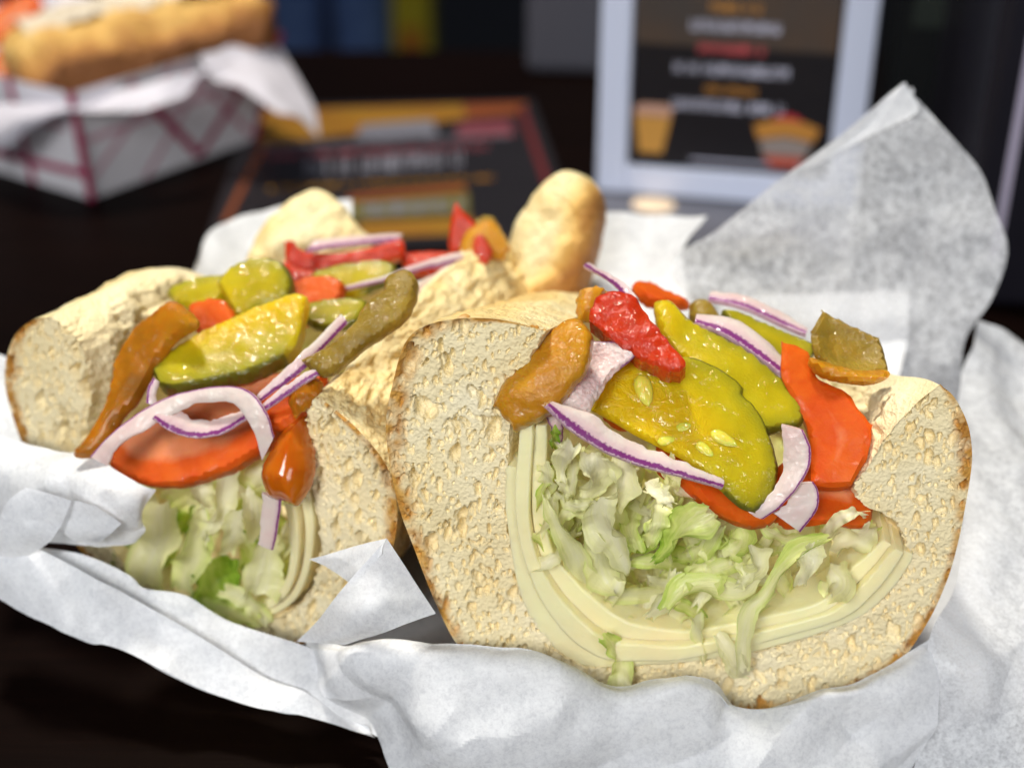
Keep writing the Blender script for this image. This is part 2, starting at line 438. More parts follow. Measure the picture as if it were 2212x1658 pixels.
def m_paper():
    m, nt = new_mat('deli_paper'); b = NB(nt)
    a = b.noise(5.0, 6, .70, .6); c2 = b.noise(16, 4, .65, .4); fib = b.noise(30, 3, .6)
    k = b.math('ADD', b.math('MULTIPLY', a, .40), b.math('ADD', b.math('MULTIPLY', c2, .42), b.math('MULTIPLY', fib, .18)))
    cl = b.ramp(k, [(.34, (.72, .74, .79)), (.50, (.84, .86, .90)), (.64, (.89, .91, .94))])
    nm = b.bump(fib, .006, .5)
    s = b.bsdf(cl, .42, 0, spec=.35, normal=nm)
    s = translucent(b, s, cl, .18)
    tr = b.n('ShaderNodeBsdfTransparent'); mx = b.n('ShaderNodeMixShader')
    tn = b.attr('thin')
    b.set(mx.inputs[0], b.math('MULTIPLY', b.mapr(k, .40, .58, 1.0, .2), b.math('MULTIPLY_ADD', tn, .46, .12))); nt.links.new(s, mx.inputs[1]); nt.links.new(tr.outputs[0], mx.inputs[2])
    b.out(mx.outputs[0]); return m
def m_plain(name, col, rough=.5, spec=.5, coat=0, nscale=0, var=.15, bump=0, metal=0, col2=None):
    m, nt = new_mat(name); b = NB(nt); c = col; nm = None
    if nscale:
        n = b.noise(nscale, 5); c = b.mix(b.mapr(n, .3, .7), col, col2 or tuple(x * (1 - var) for x in col))
        if bump: nm = b.bump(n, bump, .7)
    b.out(b.bsdf(c, rough, spec=spec, coat=coat, normal=nm, metal=metal)); return m
def m_table():
    m, nt = new_mat('table_wood'); b = NB(nt)
    g = b.noise(.55, 6, .6, .8, stretch=(.25, 3.0, 1)); f = b.noise(5, 4, stretch=(.12, 3, 1))
    c = b.ramp(b.math('ADD', b.math('MULTIPLY', g, .7), b.math('MULTIPLY', f, .3)), [(.3, (.0022, .0009, .0007)), (.55, (.0042, .0016, .0011)), (.75, (.008, .003, .002))])
    nm = b.bump(f, .01, .4)
    b.out(b.bsdf(c, .5, spec=.03, normal=nm)); return m
M = dict(crumb=m_crumb(), crust=m_crust(), cheese=m_cheese(), pickle=m_pickle(), onion=m_onion(), onionf=m_onion_slab(),
         tomato=m_tomato(), lettuce=m_lettuce(), paper=m_paper(), table=m_table(),
         red=m_wet('red_pepper', [(.3, (.45, .020, .002)), (.6, (.60, .045, .004)), (.8, (.70, .10, .010))], bump=.08, fine=6, coat=.6),
         amber=m_wet('amber_pepper', [(.3, (.50, .20, .008)), (.6, (.62, .30, .012)), (.8, (.58, .34, .03))], rad=(1, .5, .08), fine=9, bump=.05, coat=.6),
         olive=m_wet('olive_pepper', [(.3, (.20, .125, .012)), (.6, (.36, .24, .03)), (.8, (.46, .33, .07))], rad=(1, .6, .15), fine=12, bump=.05, coat=.5),
         orange=m_wet('orange_pepper', [(.3, (.50, .10, .003)), (.6, (.62, .17, .006)), (.8, (.60, .24, .01))], bump=.008, fine=5, rough=.14, coat=.8, glint=False),
         brown=m_wet('brown_pepper', [(.3, (.26, .10, .005)), (.55, (.48, .17, .006)), (.8, (.42, .24, .012))], bump=.02, fine=5, rough=.28, coat=.3),
         seed=m_wet('pickle_seed', [(.3, (.75, .62, .06)), (.7, (.85, .74, .12))], bump=.004, rough=.15, coat=1.0))
# ------------------------------------------------------------------ setting
def flat_quad(name, pts, mat, **kw):
    return mesh(name, np.array(pts, float), [tuple(range(len(pts)))], mat, flat=True, **kw)
def box(V0, V1):
    x0, y0, z0 = V0; x1, y1, z1 = V1
    V = np.array([(x, y, z) for x in (x0, x1) for y in (y0, y1) for z in (z0, z1)], float)
    F = [(0, 1, 3, 2), (4, 6, 7, 5), (0, 4, 5, 1), (2, 3, 7, 6), (0, 2, 6, 4), (1, 5, 7, 3)]
    return V, F
def bevel(o, w, seg=2):
    m = o.modifiers.new('bevel', 'BEVEL'); m.width = w * CM; m.segments = seg; m.limit_method = 'ANGLE'
    return o
def rotz(V, a, c):
    ca, sa = math.cos(a), math.sin(a); V = np.array(V, float); q = V - np.array([c[0], c[1], 0])
    return np.stack([q[:, 0] * ca - q[:, 1] * sa + c[0], q[:, 0] * sa + q[:, 1] * ca + c[1], V[:, 2]], -1)
tv, tf = box((-70, -60, -4), (70, 35, 0))
props(mesh('table', tv, tf, M['table'], flat=True), 'dark espresso wood table under the sandwiches', 'table')
flat_quad('floor', [(-600, -300, -75), (600, -300, -75), (600, 900, -75), (-600, 900, -75)], m_plain('floor_dark', (.022, .016, .014), .6, nscale=.02))['kind'] = 'structure'

# ------------------------------------------------------------------ paper sheet
def crease(P, amp, seed, n=9, lam=(1.2, 3.2)):
    """sharp folds along random lines across the sheet, each fading in and out"""
    rs = np.random.RandomState(seed); out = np.zeros(P.shape[:-1])
    for i in range(n):
        d = unit(rs.normal(size=3)); L = rs.uniform(*lam); ph = rs.uniform(0, 10)
        x = (P @ d) / L + ph + .25 * vnoise(P * .5, seed + i)
        tri = np.abs((x % 1) - .5) * 2 - .5
        out += amp * L / lam[1] * tri * smooth(vnoise(P * .35 + i * 9.1, seed + 40 + i), .0, .55)
    return out
def sheet(name, rows, parent, nu=90, nv=90, amp=.07, seed=1, ripple=.03, lam=(1.2, 3.2), n=9, sharp=False, thin=0.0):
    W = [np.array([atY(*p) for p in r]) for r in rows]
    if sharp:
        W = np.array([np.stack([np.interp(np.linspace(0, len(w) - 1, nu), np.arange(len(w)), w[:, c]) for c in range(3)], -1) for w in W])
    else: W = np.array([crom_u(w, nu) for w in W])
    P = np.stack([crom_u(W[:, i], nv) for i in range(nu)], 0)
    N = grid_normals(P); N = N * np.sign((N * (CAM - P)).sum(-1, keepdims=True))
    P = P + N * (crease(P, amp, seed, n, lam) + crease(P, .055, seed + 500, 14, (.35, 1.3)) + ripple * fbm(P * .9, seed + 3, 3))[..., None]
    V = P.reshape(-1, 3); V[:, 2] = np.maximum(V[:, 2], .04)
    return mesh(name, V, grid_faces(nu, nv), M['paper'], parent, dict(thin=np.full(len(V), thin)), sharp=8)
PAPER = thing('deli_paper', 'crumpled white deli paper wrapped under and around both sandwich halves', 'paper', (0, 0, 0))
sheet('front_fold', [
    [(640, 1385, -3.3), (740, 1388, -3.8), (880, 1395, -4.05), (1010, 1405, -4.2), (1160, 1422, -4.3), (1330, 1480, -4.35), (1440, 1472, -4.4), (1530, 1464, -4.4), (1640, 1500, -4.35), (1760, 1482, -4.3), (1870, 1462, -4.15), (2010, 1378, -3.75)],
    [(665, 1425, -3.5), (760, 1425, -4.1), (890, 1430, -4.4), (1015, 1440, -4.5), (1160, 1462, -4.6), (1330, 1508, -4.6), (1440, 1500, -4.7), (1530, 1494, -4.7), (1640, 1522, -4.6), (1760, 1512, -4.6), (1880, 1496, -4.45), (2025, 1425, -4.0)],
    [(760, 1540, -4.1), (850, 1570, -4.5), (950, 1580, -4.8), (1060, 1590, -4.9), (1190, 1600, -4.95), (1340, 1620, -4.95), (1450, 1620, -5.0), (1560, 1620, -5.0), (1660, 1625, -5.0), (1780, 1620, -4.95), (1890, 1610, -4.8), (2010, 1570, -4.4)],
    [(880, 1690, -4.7), (960, 1720, -5.0), (1050, 1740, -5.2), (1140, 1750, -5.3), (1250, 1760, -5.3), (1360, 1765, -5.3), (1470, 1765, -5.3), (1580, 1765, -5.3), (1690, 1765, -5.3), (1790, 1765, -5.3), (1880, 1760, -5.2), (1960, 1745, -5.0)]],
    PAPER, 190, 80, amp=.40, seed=4, ripple=.04, lam=(1.0, 3.2), n=11)
sheet('front_fold', [
    [(-40, 1160, -1.7), (75, 1187, -2.0), (180, 1197, -2.3), (275, 1240, -2.5), (312, 1270, -2.6), (400, 1285, -2.75), (500, 1342, -2.95), (640, 1388, -3.25), (720, 1420, -3.4)],
    [(-40, 1200, -2.1), (75, 1228, -2.4), (180, 1262, -2.6), (270, 1300, -2.8), (330, 1330, -2.9), (410, 1360, -3.1), (520, 1410, -3.3), (660, 1452, -3.55), (770, 1490, -3.7)],
    [(-60, 1252, -2.3), (60, 1327, -2.8), (190, 1387, -3.2), (245, 1394, -3.35), (380, 1460, -3.6), (500, 1511, -3.8), (620, 1540, -4.0), (745, 1563, -4.05), (840, 1600, -4.2)]],
    PAPER, 130, 60, amp=.20, seed=9, lam=(.9, 2.8), n=10)
sheet('front_fold', [
    [(-50, 1190, -2.3), (60, 1180, -2.45), (150, 1218, -2.75), (300, 1300, -3.05), (420, 1368, -3.3), (560, 1452, -3.6), (680, 1512, -3.85), (790, 1572, -4.1)],
    [(-55, 1225, -2.35), (60, 1250, -2.75), (150, 1300, -3.0), (290, 1360, -3.3), (410, 1420, -3.5), (550, 1482, -3.8), (675, 1532, -3.98), (800, 1580, -4.12)],
    [(-60, 1254, -2.4), (60, 1329, -2.92), (165, 1378, -3.25), (265, 1404, -3.5), (395, 1468, -3.75), (540, 1524, -4.0), (660, 1548, -4.08), (810, 1590, -4.18)]],
    PAPER, 130, 50, amp=.16, seed=14, lam=(.9, 2.8), n=10)
sheet('left_fold', [
    [(-40, 930, -1.0), (60, 955, -1.4), (150, 975, -1.6), (212, 985, -1.9), (246, 1012, -2.2), (300, 1045, -2.4), (338, 1056, -2.4)],
    [(-40, 1005, -1.6), (60, 1020, -1.9), (150, 1030, -2.2), (215, 1050, -2.5), (255, 1080, -2.6), (295, 1085, -2.6), (308, 1100, -2.5)],
    [(-40, 1070, -1.7), (60, 1090, -2.1), (150, 1100, -2.3), (210, 1120, -2.6), (250, 1135, -2.6), (292, 1140, -2.6), (316, 1145, -2.5)],
    [(-40, 1140, -1.7), (60, 1160, -2.1), (140, 1175, -2.2), (200, 1185, -2.3), (240, 1181, -2.4), (280, 1173, -2.4), (302, 1160, -2.4)]],
    PAPER, 70, 70, amp=.13, seed=21, lam=(.8, 2.2), n=12)
sheet('left_fold', [
    [(60, 1052, -2.5), (110, 1065, -2.65), (157, 1080, -2.8)],
    [(20, 1085, -2.5), (85, 1110, -2.7), (135, 1125, -2.8)],
    [(-5, 1140, -2.5), (60, 1158, -2.7), (105, 1172, -2.7)],
    [(-30, 1235, -2.3), (10, 1228, -2.4), (40, 1205, -2.5)]], PAPER, 30, 40, amp=.05, seed=33, sharp=True)
sheet('left_fold', [
    [(157, 1082, -2.75), (205, 1092, -2.85), (262, 1130, -2.8)],
    [(130, 1118, -2.6), (190, 1140, -2.75), (238, 1150, -2.75)],
    [(115, 1130, -2.5), (160, 1165, -2.6), (212, 1168, -2.6)]], PAPER, 30, 30, amp=.05, seed=35, sharp=True)
sheet('corner_fold', [
    [(836, 1163, -3.9), (890, 1245, -4.0), (942, 1325, -4.1)],
    [(742, 1268, -4.1), (800, 1318, -4.35), (850, 1356, -4.3)],
    [(690, 1335, -4.0), (745, 1370, -4.25), (792, 1376, -4.2)],
    [(640, 1385, -3.7), (690, 1388, -4.0), (745, 1392, -4.1)]], PAPER, 40, 40, amp=.03, seed=51, ripple=.015)
sheet('corner_fold', [
    [(665, 1210, -3.5), (745, 1185, -3.6), (836, 1162, -3.9)],
    [(715, 1232, -3.6), (770, 1215, -3.8), (828, 1180, -3.95)],
    [(768, 1262, -3.9), (785, 1242, -4.0), (826, 1196, -4.0)]], PAPER, 30, 30, amp=.02, seed=52, ripple=.01)
sheet('corner_flap', [
    [(1905, 222, 3.95), (1930, 199, 4.00), (1955, 180, 4.02), (1972, 200, 4.00)],
    [(1800, 305, 3.72), (1880, 290, 3.80), (1980, 290, 3.83), (2046, 285, 3.80)],
    [(1680, 390, 3.45), (1800, 390, 3.57), (1980, 390, 3.64), (2118, 370, 3.57)],
    [(1545, 500, 3.11), (1760, 490, 3.30), (1980, 480, 3.38), (2150, 455, 3.30)],
    [(1450, 562, 2.88), (1720, 575, 3.04), (1980, 560, 3.15), (2176, 540, 3.07)],
    [(1480, 640, 2.66), (1720, 660, 2.77), (1980, 650, 2.85), (2146, 640, 2.81)],
    [(1500, 740, 2.35), (1720, 760, 2.43), (1960, 760, 2.43), (2085, 740, 2.50)],
    [(1520, 880, 1.97), (1720, 900, 1.97), (1940, 900, 1.93), (2075, 880, 2.09)]], PAPER, 90, 110, amp=.08, seed=61, ripple=.06, thin=1.0)
sheet('corner_flap', [
    [(1905, 219, 3.92), (1930, 196, 3.99), (1955, 178, 4.00), (1962, 192, 3.99)],
    [(1800, 303, 3.68), (1850, 290, 3.76), (1920, 250, 3.83), (1985, 235, 3.87)],
    [(1690, 385, 3.44), (1760, 358, 3.57), (1850, 310, 3.68), (1960, 255, 3.80)]], PAPER, 40, 40, amp=.02, seed=62, ripple=.02)
sheet('back_fold', [
    [(1550, 640, 3.2), (1700, 634, 3.4), (1850, 632, 3.6), (1965, 630, 3.7)],
    [(1550, 740, 2.4), (1700, 745, 2.5), (1850, 745, 2.5), (1960, 735, 2.6)],
    [(1560, 850, 1.6), (1700, 860, 1.5), (1850, 870, 1.4), (1930, 860, 1.4)]], PAPER, 60, 50, amp=.03, seed=63, ripple=.03)
sheet('back_fold', [
    [(1130, 500, 6.3), (1230, 472, 6.2), (1300, 458, 6.0), (1420, 465, 5.7), (1528, 468, 5.2)],
    [(1130, 580, 4.9), (1220, 570, 4.8), (1300, 560, 4.6), (1400, 560, 4.4), (1475, 556, 4.0)],
    [(1130, 690, 3.4), (1210, 690, 3.2), (1300, 690, 3.0), (1400, 700, 2.8), (1520, 720, 2.5)],
    [(1130, 800, 2.2), (1210, 810, 2.0), (1300, 820, 1.8), (1400, 830, 1.6), (1540, 850, 1.4)]], PAPER, 70, 70, amp=.05, seed=64, thin=.2)
sheet('back_fold', [
    [(430, 560, 5.0), (450, 505, 5.9), (520, 468, 6.6), (640, 438, 7.2), (760, 430, 7.5)],
    [(420, 600, 4.6), (470, 560, 5.3), (540, 530, 6.0), (650, 510, 6.4), (760, 520, 6.6)],
    [(420, 660, 4.2), (480, 640, 4.6), (560, 620, 4.9), (660, 610, 5.1), (760, 620, 5.2)]], PAPER, 50, 40, amp=.04, seed=65)
sheet('side_fold', [
    [(2118, 688, 3.0), (2165, 712, 3.1), (2212, 738, 3.1), (2300, 790, 3.0)],
    [(2075, 810, 1.8), (2150, 830, 1.9), (2220, 860, 1.9), (2320, 900, 1.8)],
    [(2070, 950, 0.1), (2150, 970, 0), (2230, 1000, 0), (2330, 1040, 0)],
    [(2080, 1120, -1.6), (2150, 1140, -1.7), (2230, 1170, -1.8), (2340, 1200, -1.9)],
    [(2060, 1270, -2.85), (2140, 1300, -3.0), (2230, 1340, -3.1), (2340, 1380, -3.2)],
    [(2005, 1382, -3.75), (2100, 1430, -4.0), (2220, 1480, -4.1), (2340, 1530, -4.1)],
    [(2000, 1560, -4.35), (2090, 1600, -4.5), (2200, 1650, -4.7), (2340, 1700, -4.7)],
    [(1940, 1760, -5.0), (2060, 1770, -5.1), (2200, 1790, -5.2), (2340, 1800, -5.2)]], PAPER, 70, 130, amp=.24, seed=71, ripple=.06, lam=(1.3, 3.5), n=11, thin=.55)
sheet('side_fold', [
    [(-60, 740, 1.4), (0, 765, 1.0), (60, 790, 0.8)],
    [(-60, 850, .4), (0, 860, .3), (70, 870, .2)],
    [(-60, 980, -.6), (10, 985, -.6), (90, 985, -.6)]], PAPER, 40, 40, amp=.06, seed=72)
xs = np.linspace(-6.0, 8.8, 70); yf = np.interp(xs, [-6, -4.5, -3, -1.5, 0, 5, 7, 8.8], [-.6, -1.7, -2.4, -3.2, -4.0, -4.1, -3.5, -2.0])
fl = np.array([[(x, y0 + (5.5 - y0) * v, .12 + .05 * vnoise(np.array([x * .6, v * 5, 0.]), 5) + .05 * abs(x % 1 - .5)) for v in np.linspace(0, 1, 40)] for x, y0 in zip(xs, yf)])
mesh('base_sheet', fl.reshape(-1, 3), grid_faces(70, 40), M['paper'], PAPER)

# ------------------------------------------------------------------ bread halves
def bread(label, pairs, plane, axis, L, taper, extra=None, ns=1200, nt=140, nk=130, seed=1, group='sandwich bread halves', bakef=None, torn=None):
    axis = unit(axis); up = np.array([0, 0, 1.0]); lat = unit(np.cross(axis, up))
    I = crom_u(np.array([plane.hit(*p[0]) for p in pairs]), ns); O = crom_u(np.array([plane.hit(*p[1]) for p in pairs]), ns)
    rg = fbm(np.stack([np.arange(ns) * .13, np.zeros(ns) + seed, np.zeros(ns)], -1), seed + 3, 4) * (smooth(np.linspace(0, 1, ns), 0, .04) * smooth(1 - np.linspace(0, 1, ns), 0, .04))
    I0 = I; I = I + (O - I) / (np.linalg.norm(O - I, axis=1, keepdims=True) + 1e-6) * (.06 * rg)[:, None]
    base = np.array([O[:, 0].mean(), O[:, 1].mean(), O[:, 2].min()])
    s = np.linspace(0, 1, ns)
    # front cut face
    t = np.linspace(0, 1, nt)
    P = I[:, None] * (1 - t)[None, :, None] + O[:, None] * t[None, :, None]
    win = smooth(t, 0, .05) * (1 - smooth(t, .94, 1.0)); win = win[None, :] * np.ones((ns, 1))
    wl = P @ lat; wz = P[..., 2]
    pit = np.zeros((ns, nt)); dep = np.zeros((ns, nt))
    warp = .25 * fbm(P * 1.5, seed + 2, 2)
    wy = P @ axis; wl = wl + .07 * fbm(P * 5, seed + 31, 2); wz = wz + .09 * fbm(P * 5, seed + 32, 2)
    opn = smooth(fbm(P * .7, seed + 40, 2), -.35, .35)
    def holes(cx, cz, sd, pr, r0, r1):
        d, v = worley(np.stack([wl / cx + warp, wz / cz + .6 * warp, wz * 0 + seed * 3.3 + sd], -1), seed * 10 + sd)
        hv = h3((v * 99991).astype(np.int64), (v * 0).astype(np.int64), (v * 0).astype(np.int64), 5)
        rad = np.where(v < pr, r0 + (r1 - r0) * hv ** 1.5, .001)
        rad = rad * (1 + .25 * fbm(P * 9, seed + 50 + sd, 2))
        return np.clip(1 - (d / rad) ** 2, 0, 1) ** .36, rad * cx
    kA, rA = holes(.34, .58, 1, .14 + .20 * opn, .20, .50); kB, rB = holes(.165, .30, 2, .50 + .45 * opn, .18, .56); kC, rC = holes(.075, .12, 3, .99, .24, .62)
    dep = np.maximum(np.maximum(kA * rA * 2.1, kB * rB * 2.5), kC * rC * 2.3)
    pit = np.clip(np.maximum(np.maximum(kA, kB), .7 * kC), 0, 1)
    dep += .012 * fbm(P * 7, seed + 5, 3) + .07 * fbm(P * .8, seed + 6, 2)
    P = P + axis * (dep * win)[..., None]
    rag = fbm(P * 5, seed + 8, 3)
    crumbV = P.reshape(-1, 3); crumbF = [grid_faces(ns, nt)]
    crust_at = np.tile(smooth(t, .80, .97)[None, :], (ns, 1)) * (.95 + 1.3 * rag); crust_at = np.clip(crust_at, 0, 1)
    # sweep
    k = np.linspace(0, 1, nk)
    def sweep(C):
        q = C - base; a = q @ lat; z = q[:, 2]; ax = q @ axis
        tl, tz, cl = taper(k)
        lean = (1 - smooth(k, 0, .35))
        W = base + lat * (a[:, None] * tl[None, :])[..., None] + up * (z[:, None] * tz[None, :])[..., None] + axis * ((ax[:, None] * lean[None, :]) + (k * L)[None, :])[..., None] + lat * (cl[None, :] + 0 * a[:, None])[..., None]
        if extra is not None: W = W + extra(s[:, None] + 0 * k[None, :], k[None, :] + 0 * s[:, None], lat, up, axis)
        return W
    kin = smooth(k, 0, .06)[None, :]
    OW = sweep(O); NO = grid_normals(OW)
    IW = sweep(I0); IW = IW + (I - I0)[:, None] * (1 - smooth(k, 0, .02))[None, :, None]; NI = grid_normals(IW)
    g = (.09 * fbm(OW * 1.3, seed + 11, 4) + .045 * fbm(OW * 5, seed + 12, 4)) * kin
    if torn is not None:
        e1, f1, e2 = worley(OW * 3.0, seed + 61, True); e3, f3, e4 = worley(OW * 6.5, seed + 62, True)
        g = g - torn(s[:, None] + 0 * k[None, :], k[None, :] + 0 * s[:, None]) * (.055 * smooth(e2 - e1, .02, .4) + .04 * smooth(e4 - e3, .02, .4)) * kin
    tipf = (smooth(s, 0, .05) * smooth(1 - s, 0, .05))[:, None]
    OW = OW + NO * (g * tipf)[..., None]
    d1, v1 = worley(IW * 3.2, seed + 14); d2, v2 = worley(IW * 7, seed + 15)
    gi = (.09 * fbm(IW * 2, seed + 16, 3) + .10 * smooth(d1, .05, .6) + .06 * smooth(d2, .05, .6) - .08) * kin
    IW = IW + NI * (gi * tipf)[..., None]
    hz = (OW[..., 2] - OW[..., 2].min()) / (OW[..., 2].max() - OW[..., 2].min())
    bake = bakef(s[:, None] + 0 * hz, k[None, :] + 0 * hz, hz, OW) if bakef else .35 + 0 * hz
    bake = bake * (smooth(s, 0, .10) * smooth(1 - s, 0, .05))[:, None]
    root = thing('sandwich_bread', label, 'bread', base, group)
    pits = np.concatenate([pit.ravel(), .35 + 0 * gi.ravel()]); ca = np.concatenate([crust_at.ravel(), 0 * gi.ravel()])
    mesh('crumb', np.concatenate([crumbV, IW.reshape(-1, 3)]), np.concatenate([grid_faces(ns, nt, 0, True), grid_faces(ns, nk, ns * nt)]), M['crumb'], root, dict(crust=ca))
    mesh('crust', OW.reshape(-1, 3), grid_faces(ns, nk, 0, True), M['crust'], root, dict(bake=np.clip(bake, 0, 1).ravel()))
    return root

RP = [((1180,714),(1180,714)), ((1160,745),(1080,690)), ((1140,785),(990,688)), ((1125,830),(915,705)), ((1112,880),(873,745)), ((1102,940),(848,830)),
      ((1095,1000),(834,910)), ((1090,1060),(840,990)), ((1096,1130),(862,1095)), ((1112,1215),(895,1185)), ((1140,1310),(945,1310)), ((1178,1378),(1000,1405)),
      ((1222,1420),(1100,1465)), ((1275,1440),(1220,1500)), ((1404,1432),(1400,1535)), ((1514,1424),(1530,1540)), ((1623,1410),(1680,1535)), ((1769,1370),(1820,1505)),
      ((1857,1330),(1932,1440)), ((1915,1285),(2000,1350)), ((1952,1235),(2045,1255)), ((1960,1180),(2070,1170)), ((1930,1125),(2085,1095)), ((1865,1085),(2096,1030)),
      ((1845,1052),(2100,980)), ((1875,1005),(2093,925)), ((1915,945),(2075,880)), ((1970,880),(2055,850)), ((2029,831),(2029,831))]
R_PL = Plane(atZ(1500, 1510, 0.8), (0, -1, .10))
R_AX = (.16, 1, 0)
def r_taper(k):
    e = np.sqrt(np.clip(1 - (np.clip(k - .45, 0, 1) / .56) ** 2.4, 0, 1))
    return (1 - .42 * k) * (.25 + .75 * e), (1 - .50 * k) * (.15 + .85 * e), 0 * k
def r_bake(s, k, hz, W):
    return .16 + .42 * (1 - hz) + .22 * smooth(np.abs(s - .5), .25, .05) + .1 * k
bread('front sandwich half at right, its porous cream crumb cut face towards the viewer', RP, R_PL, R_AX, 8.0, r_taper, seed=3, bakef=r_bake)

LP = [((112,684),(112,684)), ((150,715),(70,692)), ((175,750),(35,720)), ((190,800),(16,765)), ((195,860),(10,820)), ((190,920),(22,880)), ((190,1000),(45,950)), ((205,1090),(90,1060)),
      ((240,1180),(160,1170)), ((310,1260),(260,1270)), ((420,1310),(390,1350)), ((520,1335),(520,1392)), ((590,1335),(610,1396)), ((645,1310),(700,1375)), ((678,1260),(765,1325)),
      ((692,1200),(815,1255)), ((688,1130),(850,1175)), ((676,1060),(858,1110)), ((668,1010),(850,1050)), ((660,960),(832,1000)), ((660,925),(790,945)), ((664,895),(740,897)), ((672,870),(695,862)), ((684,856),(684,856))]
L_ANG = math.radians(22)
L_PL = Plane(atZ(640, 1385, 0.7), (-math.sin(L_ANG), -math.cos(L_ANG), .08))
L_AX = (math.sin(L_ANG + .05), math.cos(L_ANG + .05), 0)
def l_taper(k):
    e = np.sqrt(np.clip(1 - (np.clip(k - .62, 0, 1) / .385) ** 2.6, 0, 1))
    return (1 - .16 * k) * (.25 + .75 * e), (1 + .0 * k) * (.12 + .88 * e), 0 * k
def l_extra(s, k, lat, up, axis):
    r = smooth(s, .70, 1.0) * (.25 * smooth(k, .1, .5) + .0 * k)
    l = smooth(1 - s, .72, 1.0) * (smooth(k, .6, .85) * .2 - 1.1 * np.exp(-((k - .58) / .16) ** 2) - .3 * smooth(k, .2, .5))
    return up * (r + l)[..., None] + lat * (r * .15)[..., None]
def l_bake(s, k, hz, W):
    return (.04 + .34 * smooth(1 - hz, .15, .7)) * smooth(s, .12, .3) + .45 * smooth(k, .55, .95) * smooth(s, .55, .8) * (1 - .6 * smooth(hz, .7, 1.0))
REAR = bread('rear sandwich half at left, opened roll with golden crust on its right wall', LP, L_PL, L_AX, 8.2, l_taper, l_extra, seed=8, ns=1050, bakef=l_bake, torn=lambda s, k: smooth(s, .78, .9))

def bread_lump(name, outline, plane, th, bulge, parent, mat, bakef, r=.45, seed=1):
    o = slab(name, outline, plane, th, M[mat], parent=parent, r=r, bulge=bulge, noise=.22, nscale=1.5, h=.05, seed=seed)
    me = o.data; n = len(me.vertices); u = np.zeros(n, np.float32); v = np.zeros(n, np.float32)
    me.attributes['u'].data.foreach_get('value', u); me.attributes['v'].data.foreach_get('value', v)
    me.attributes.new('bake', 'FLOAT', 'POINT').data.foreach_set('value', bakef(u, v).astype(np.float32))
    return o
bread_lump('heel', [(960,690),(1030,610),(1066,555),(1092,480),(1128,424),(1172,374),(1205,362),(1240,374),(1268,408),(1277,452),(1268,515),(1252,580),(1232,630),(1200,668),(1120,710),(1030,730)], PY(1160, 660, 2.6, (-.35, -.85, .40)), 1.3, .06, REAR, 'crust',
           lambda u, v: .0 + .72 * smooth(u * .9 - v * .5 + .05 * np.sin(v * 9), .30, .58))
bread_lump('torn_flap', [(530,580),(545,520),(575,470),(612,432),(640,412),(676,402),(712,410),(742,440),(770,478),(802,512),(800,560),(700,590),(600,600)], PY(680, 560, 3.0, (.1, -.8, .6)), .5, .18, REAR, 'crust', lambda u, v: .0 * u + .12 * smooth(.3 - u, 0, .3), r=.22, seed=4)
# ------------------------------------------------------------------ cheese
def cheese(label, outer, inner, f0, f1, plane, axis, fwd, depth, th=None, seed=1, group=None, s0=0.0, s1=1.0, name='cheese_slice'):
    """one slice bent along the inside of the roll, cut end towards the viewer"""
    axis = unit(axis); nu = 110; nv = 34
    a = crom_u(np.array([plane.hit(*p) for p in outer]), nu); b = crom_u(np.array([plane.hit(*p) for p in inner]), nu)
    c = a * (1 - (f0 + f1) / 2) + b * (f0 + f1) / 2
    u = np.linspace(s0, s1, nu) * (nu - 1)
    c = np.stack([np.interp(u, np.arange(nu), c[:, i]) for i in range(3)], -1)
    w = np.linalg.norm(a - b, axis=1) * (f1 - f0); w = np.interp(u, np.arange(nu), w)
    if th is not None: w = 0 * w + th
    k = np.concatenate([[0, .003, .008, .016, .03], np.linspace(.06, 1, nv - 5)])
    cen = np.array([c[:, 0].mean(), c[:, 1].mean(), c[:, 2].max()])
    P = c[:, None] + axis * (k * depth)[None, :, None] - axis * (fwd + .05 * fbm(c * .8, seed, 2))[:, None, None]
    P = P + (cen - P) * (k * .04)[None, :, None] * np.array([1, 0, .6])
    tg = np.gradient(c, axis=0); N = np.cross(tg, axis); N = N / np.linalg.norm(N, axis=1, keepdims=True)
    P = P + N[:, None] * (.035 * fbm(P * .8, seed + 3, 2))[..., None]
    prof = np.interp(k, [0, .003, .008, .016], [.78, .92, .98, 1.0])
    th_ = w[:, None] * prof[None, :]
    endp = np.minimum(1, .75 + 14 * np.minimum(np.linspace(0, 1, nu), 1 - np.linspace(0, 1, nu)))
    V, F, s, t = thick_grid(P, th_ * endp[:, None], np.repeat(N[:, None], len(k), 1))
    o = mesh(name, V, F, M['cheese'], None, dict(s=s, t=t), sharp=60)
    return props(o, label, 'cheese', group)
CO = [(1096,905),(1090,980),(1086,1046),(1094,1129),(1111,1217),(1138,1310),(1176,1378),(1220,1419),(1272,1438),(1404,1428),(1514,1420),(1623,1406),(1769,1366),(1857,1329),(1920,1275),(1952,1231),(1981,1182)]
CI = [(1184,905),(1180,980),(1179,1026),(1177,1112),(1196,1197),(1244,1258),(1306,1310),(1340,1333),(1391,1354),(1494,1366),(1560,1352),(1623,1334),(1760,1300),(1800,1275),(1840,1230),(1870,1205),(1905,1168)]
g = 'cheese slices in the front sandwich half'
cheese('outermost cheese slice against the crumb of the front sandwich half', CO, CI, -.02, .345, R_PL, R_AX, .02, 3.0, seed=1, group=g, s0=.09, s1=.985)
cheese('middle cheese slice of the front sandwich half, standing tallest at left', CO, CI, .325, .67, R_PL, R_AX, .14, 3.0, seed=2, group=g)
cheese('innermost cheese slice touching the lettuce of the front sandwich half', CO, CI, .65, 1.0, R_PL, R_AX, .02, 3.0, seed=4, group=g, s0=.01, s1=1.0)
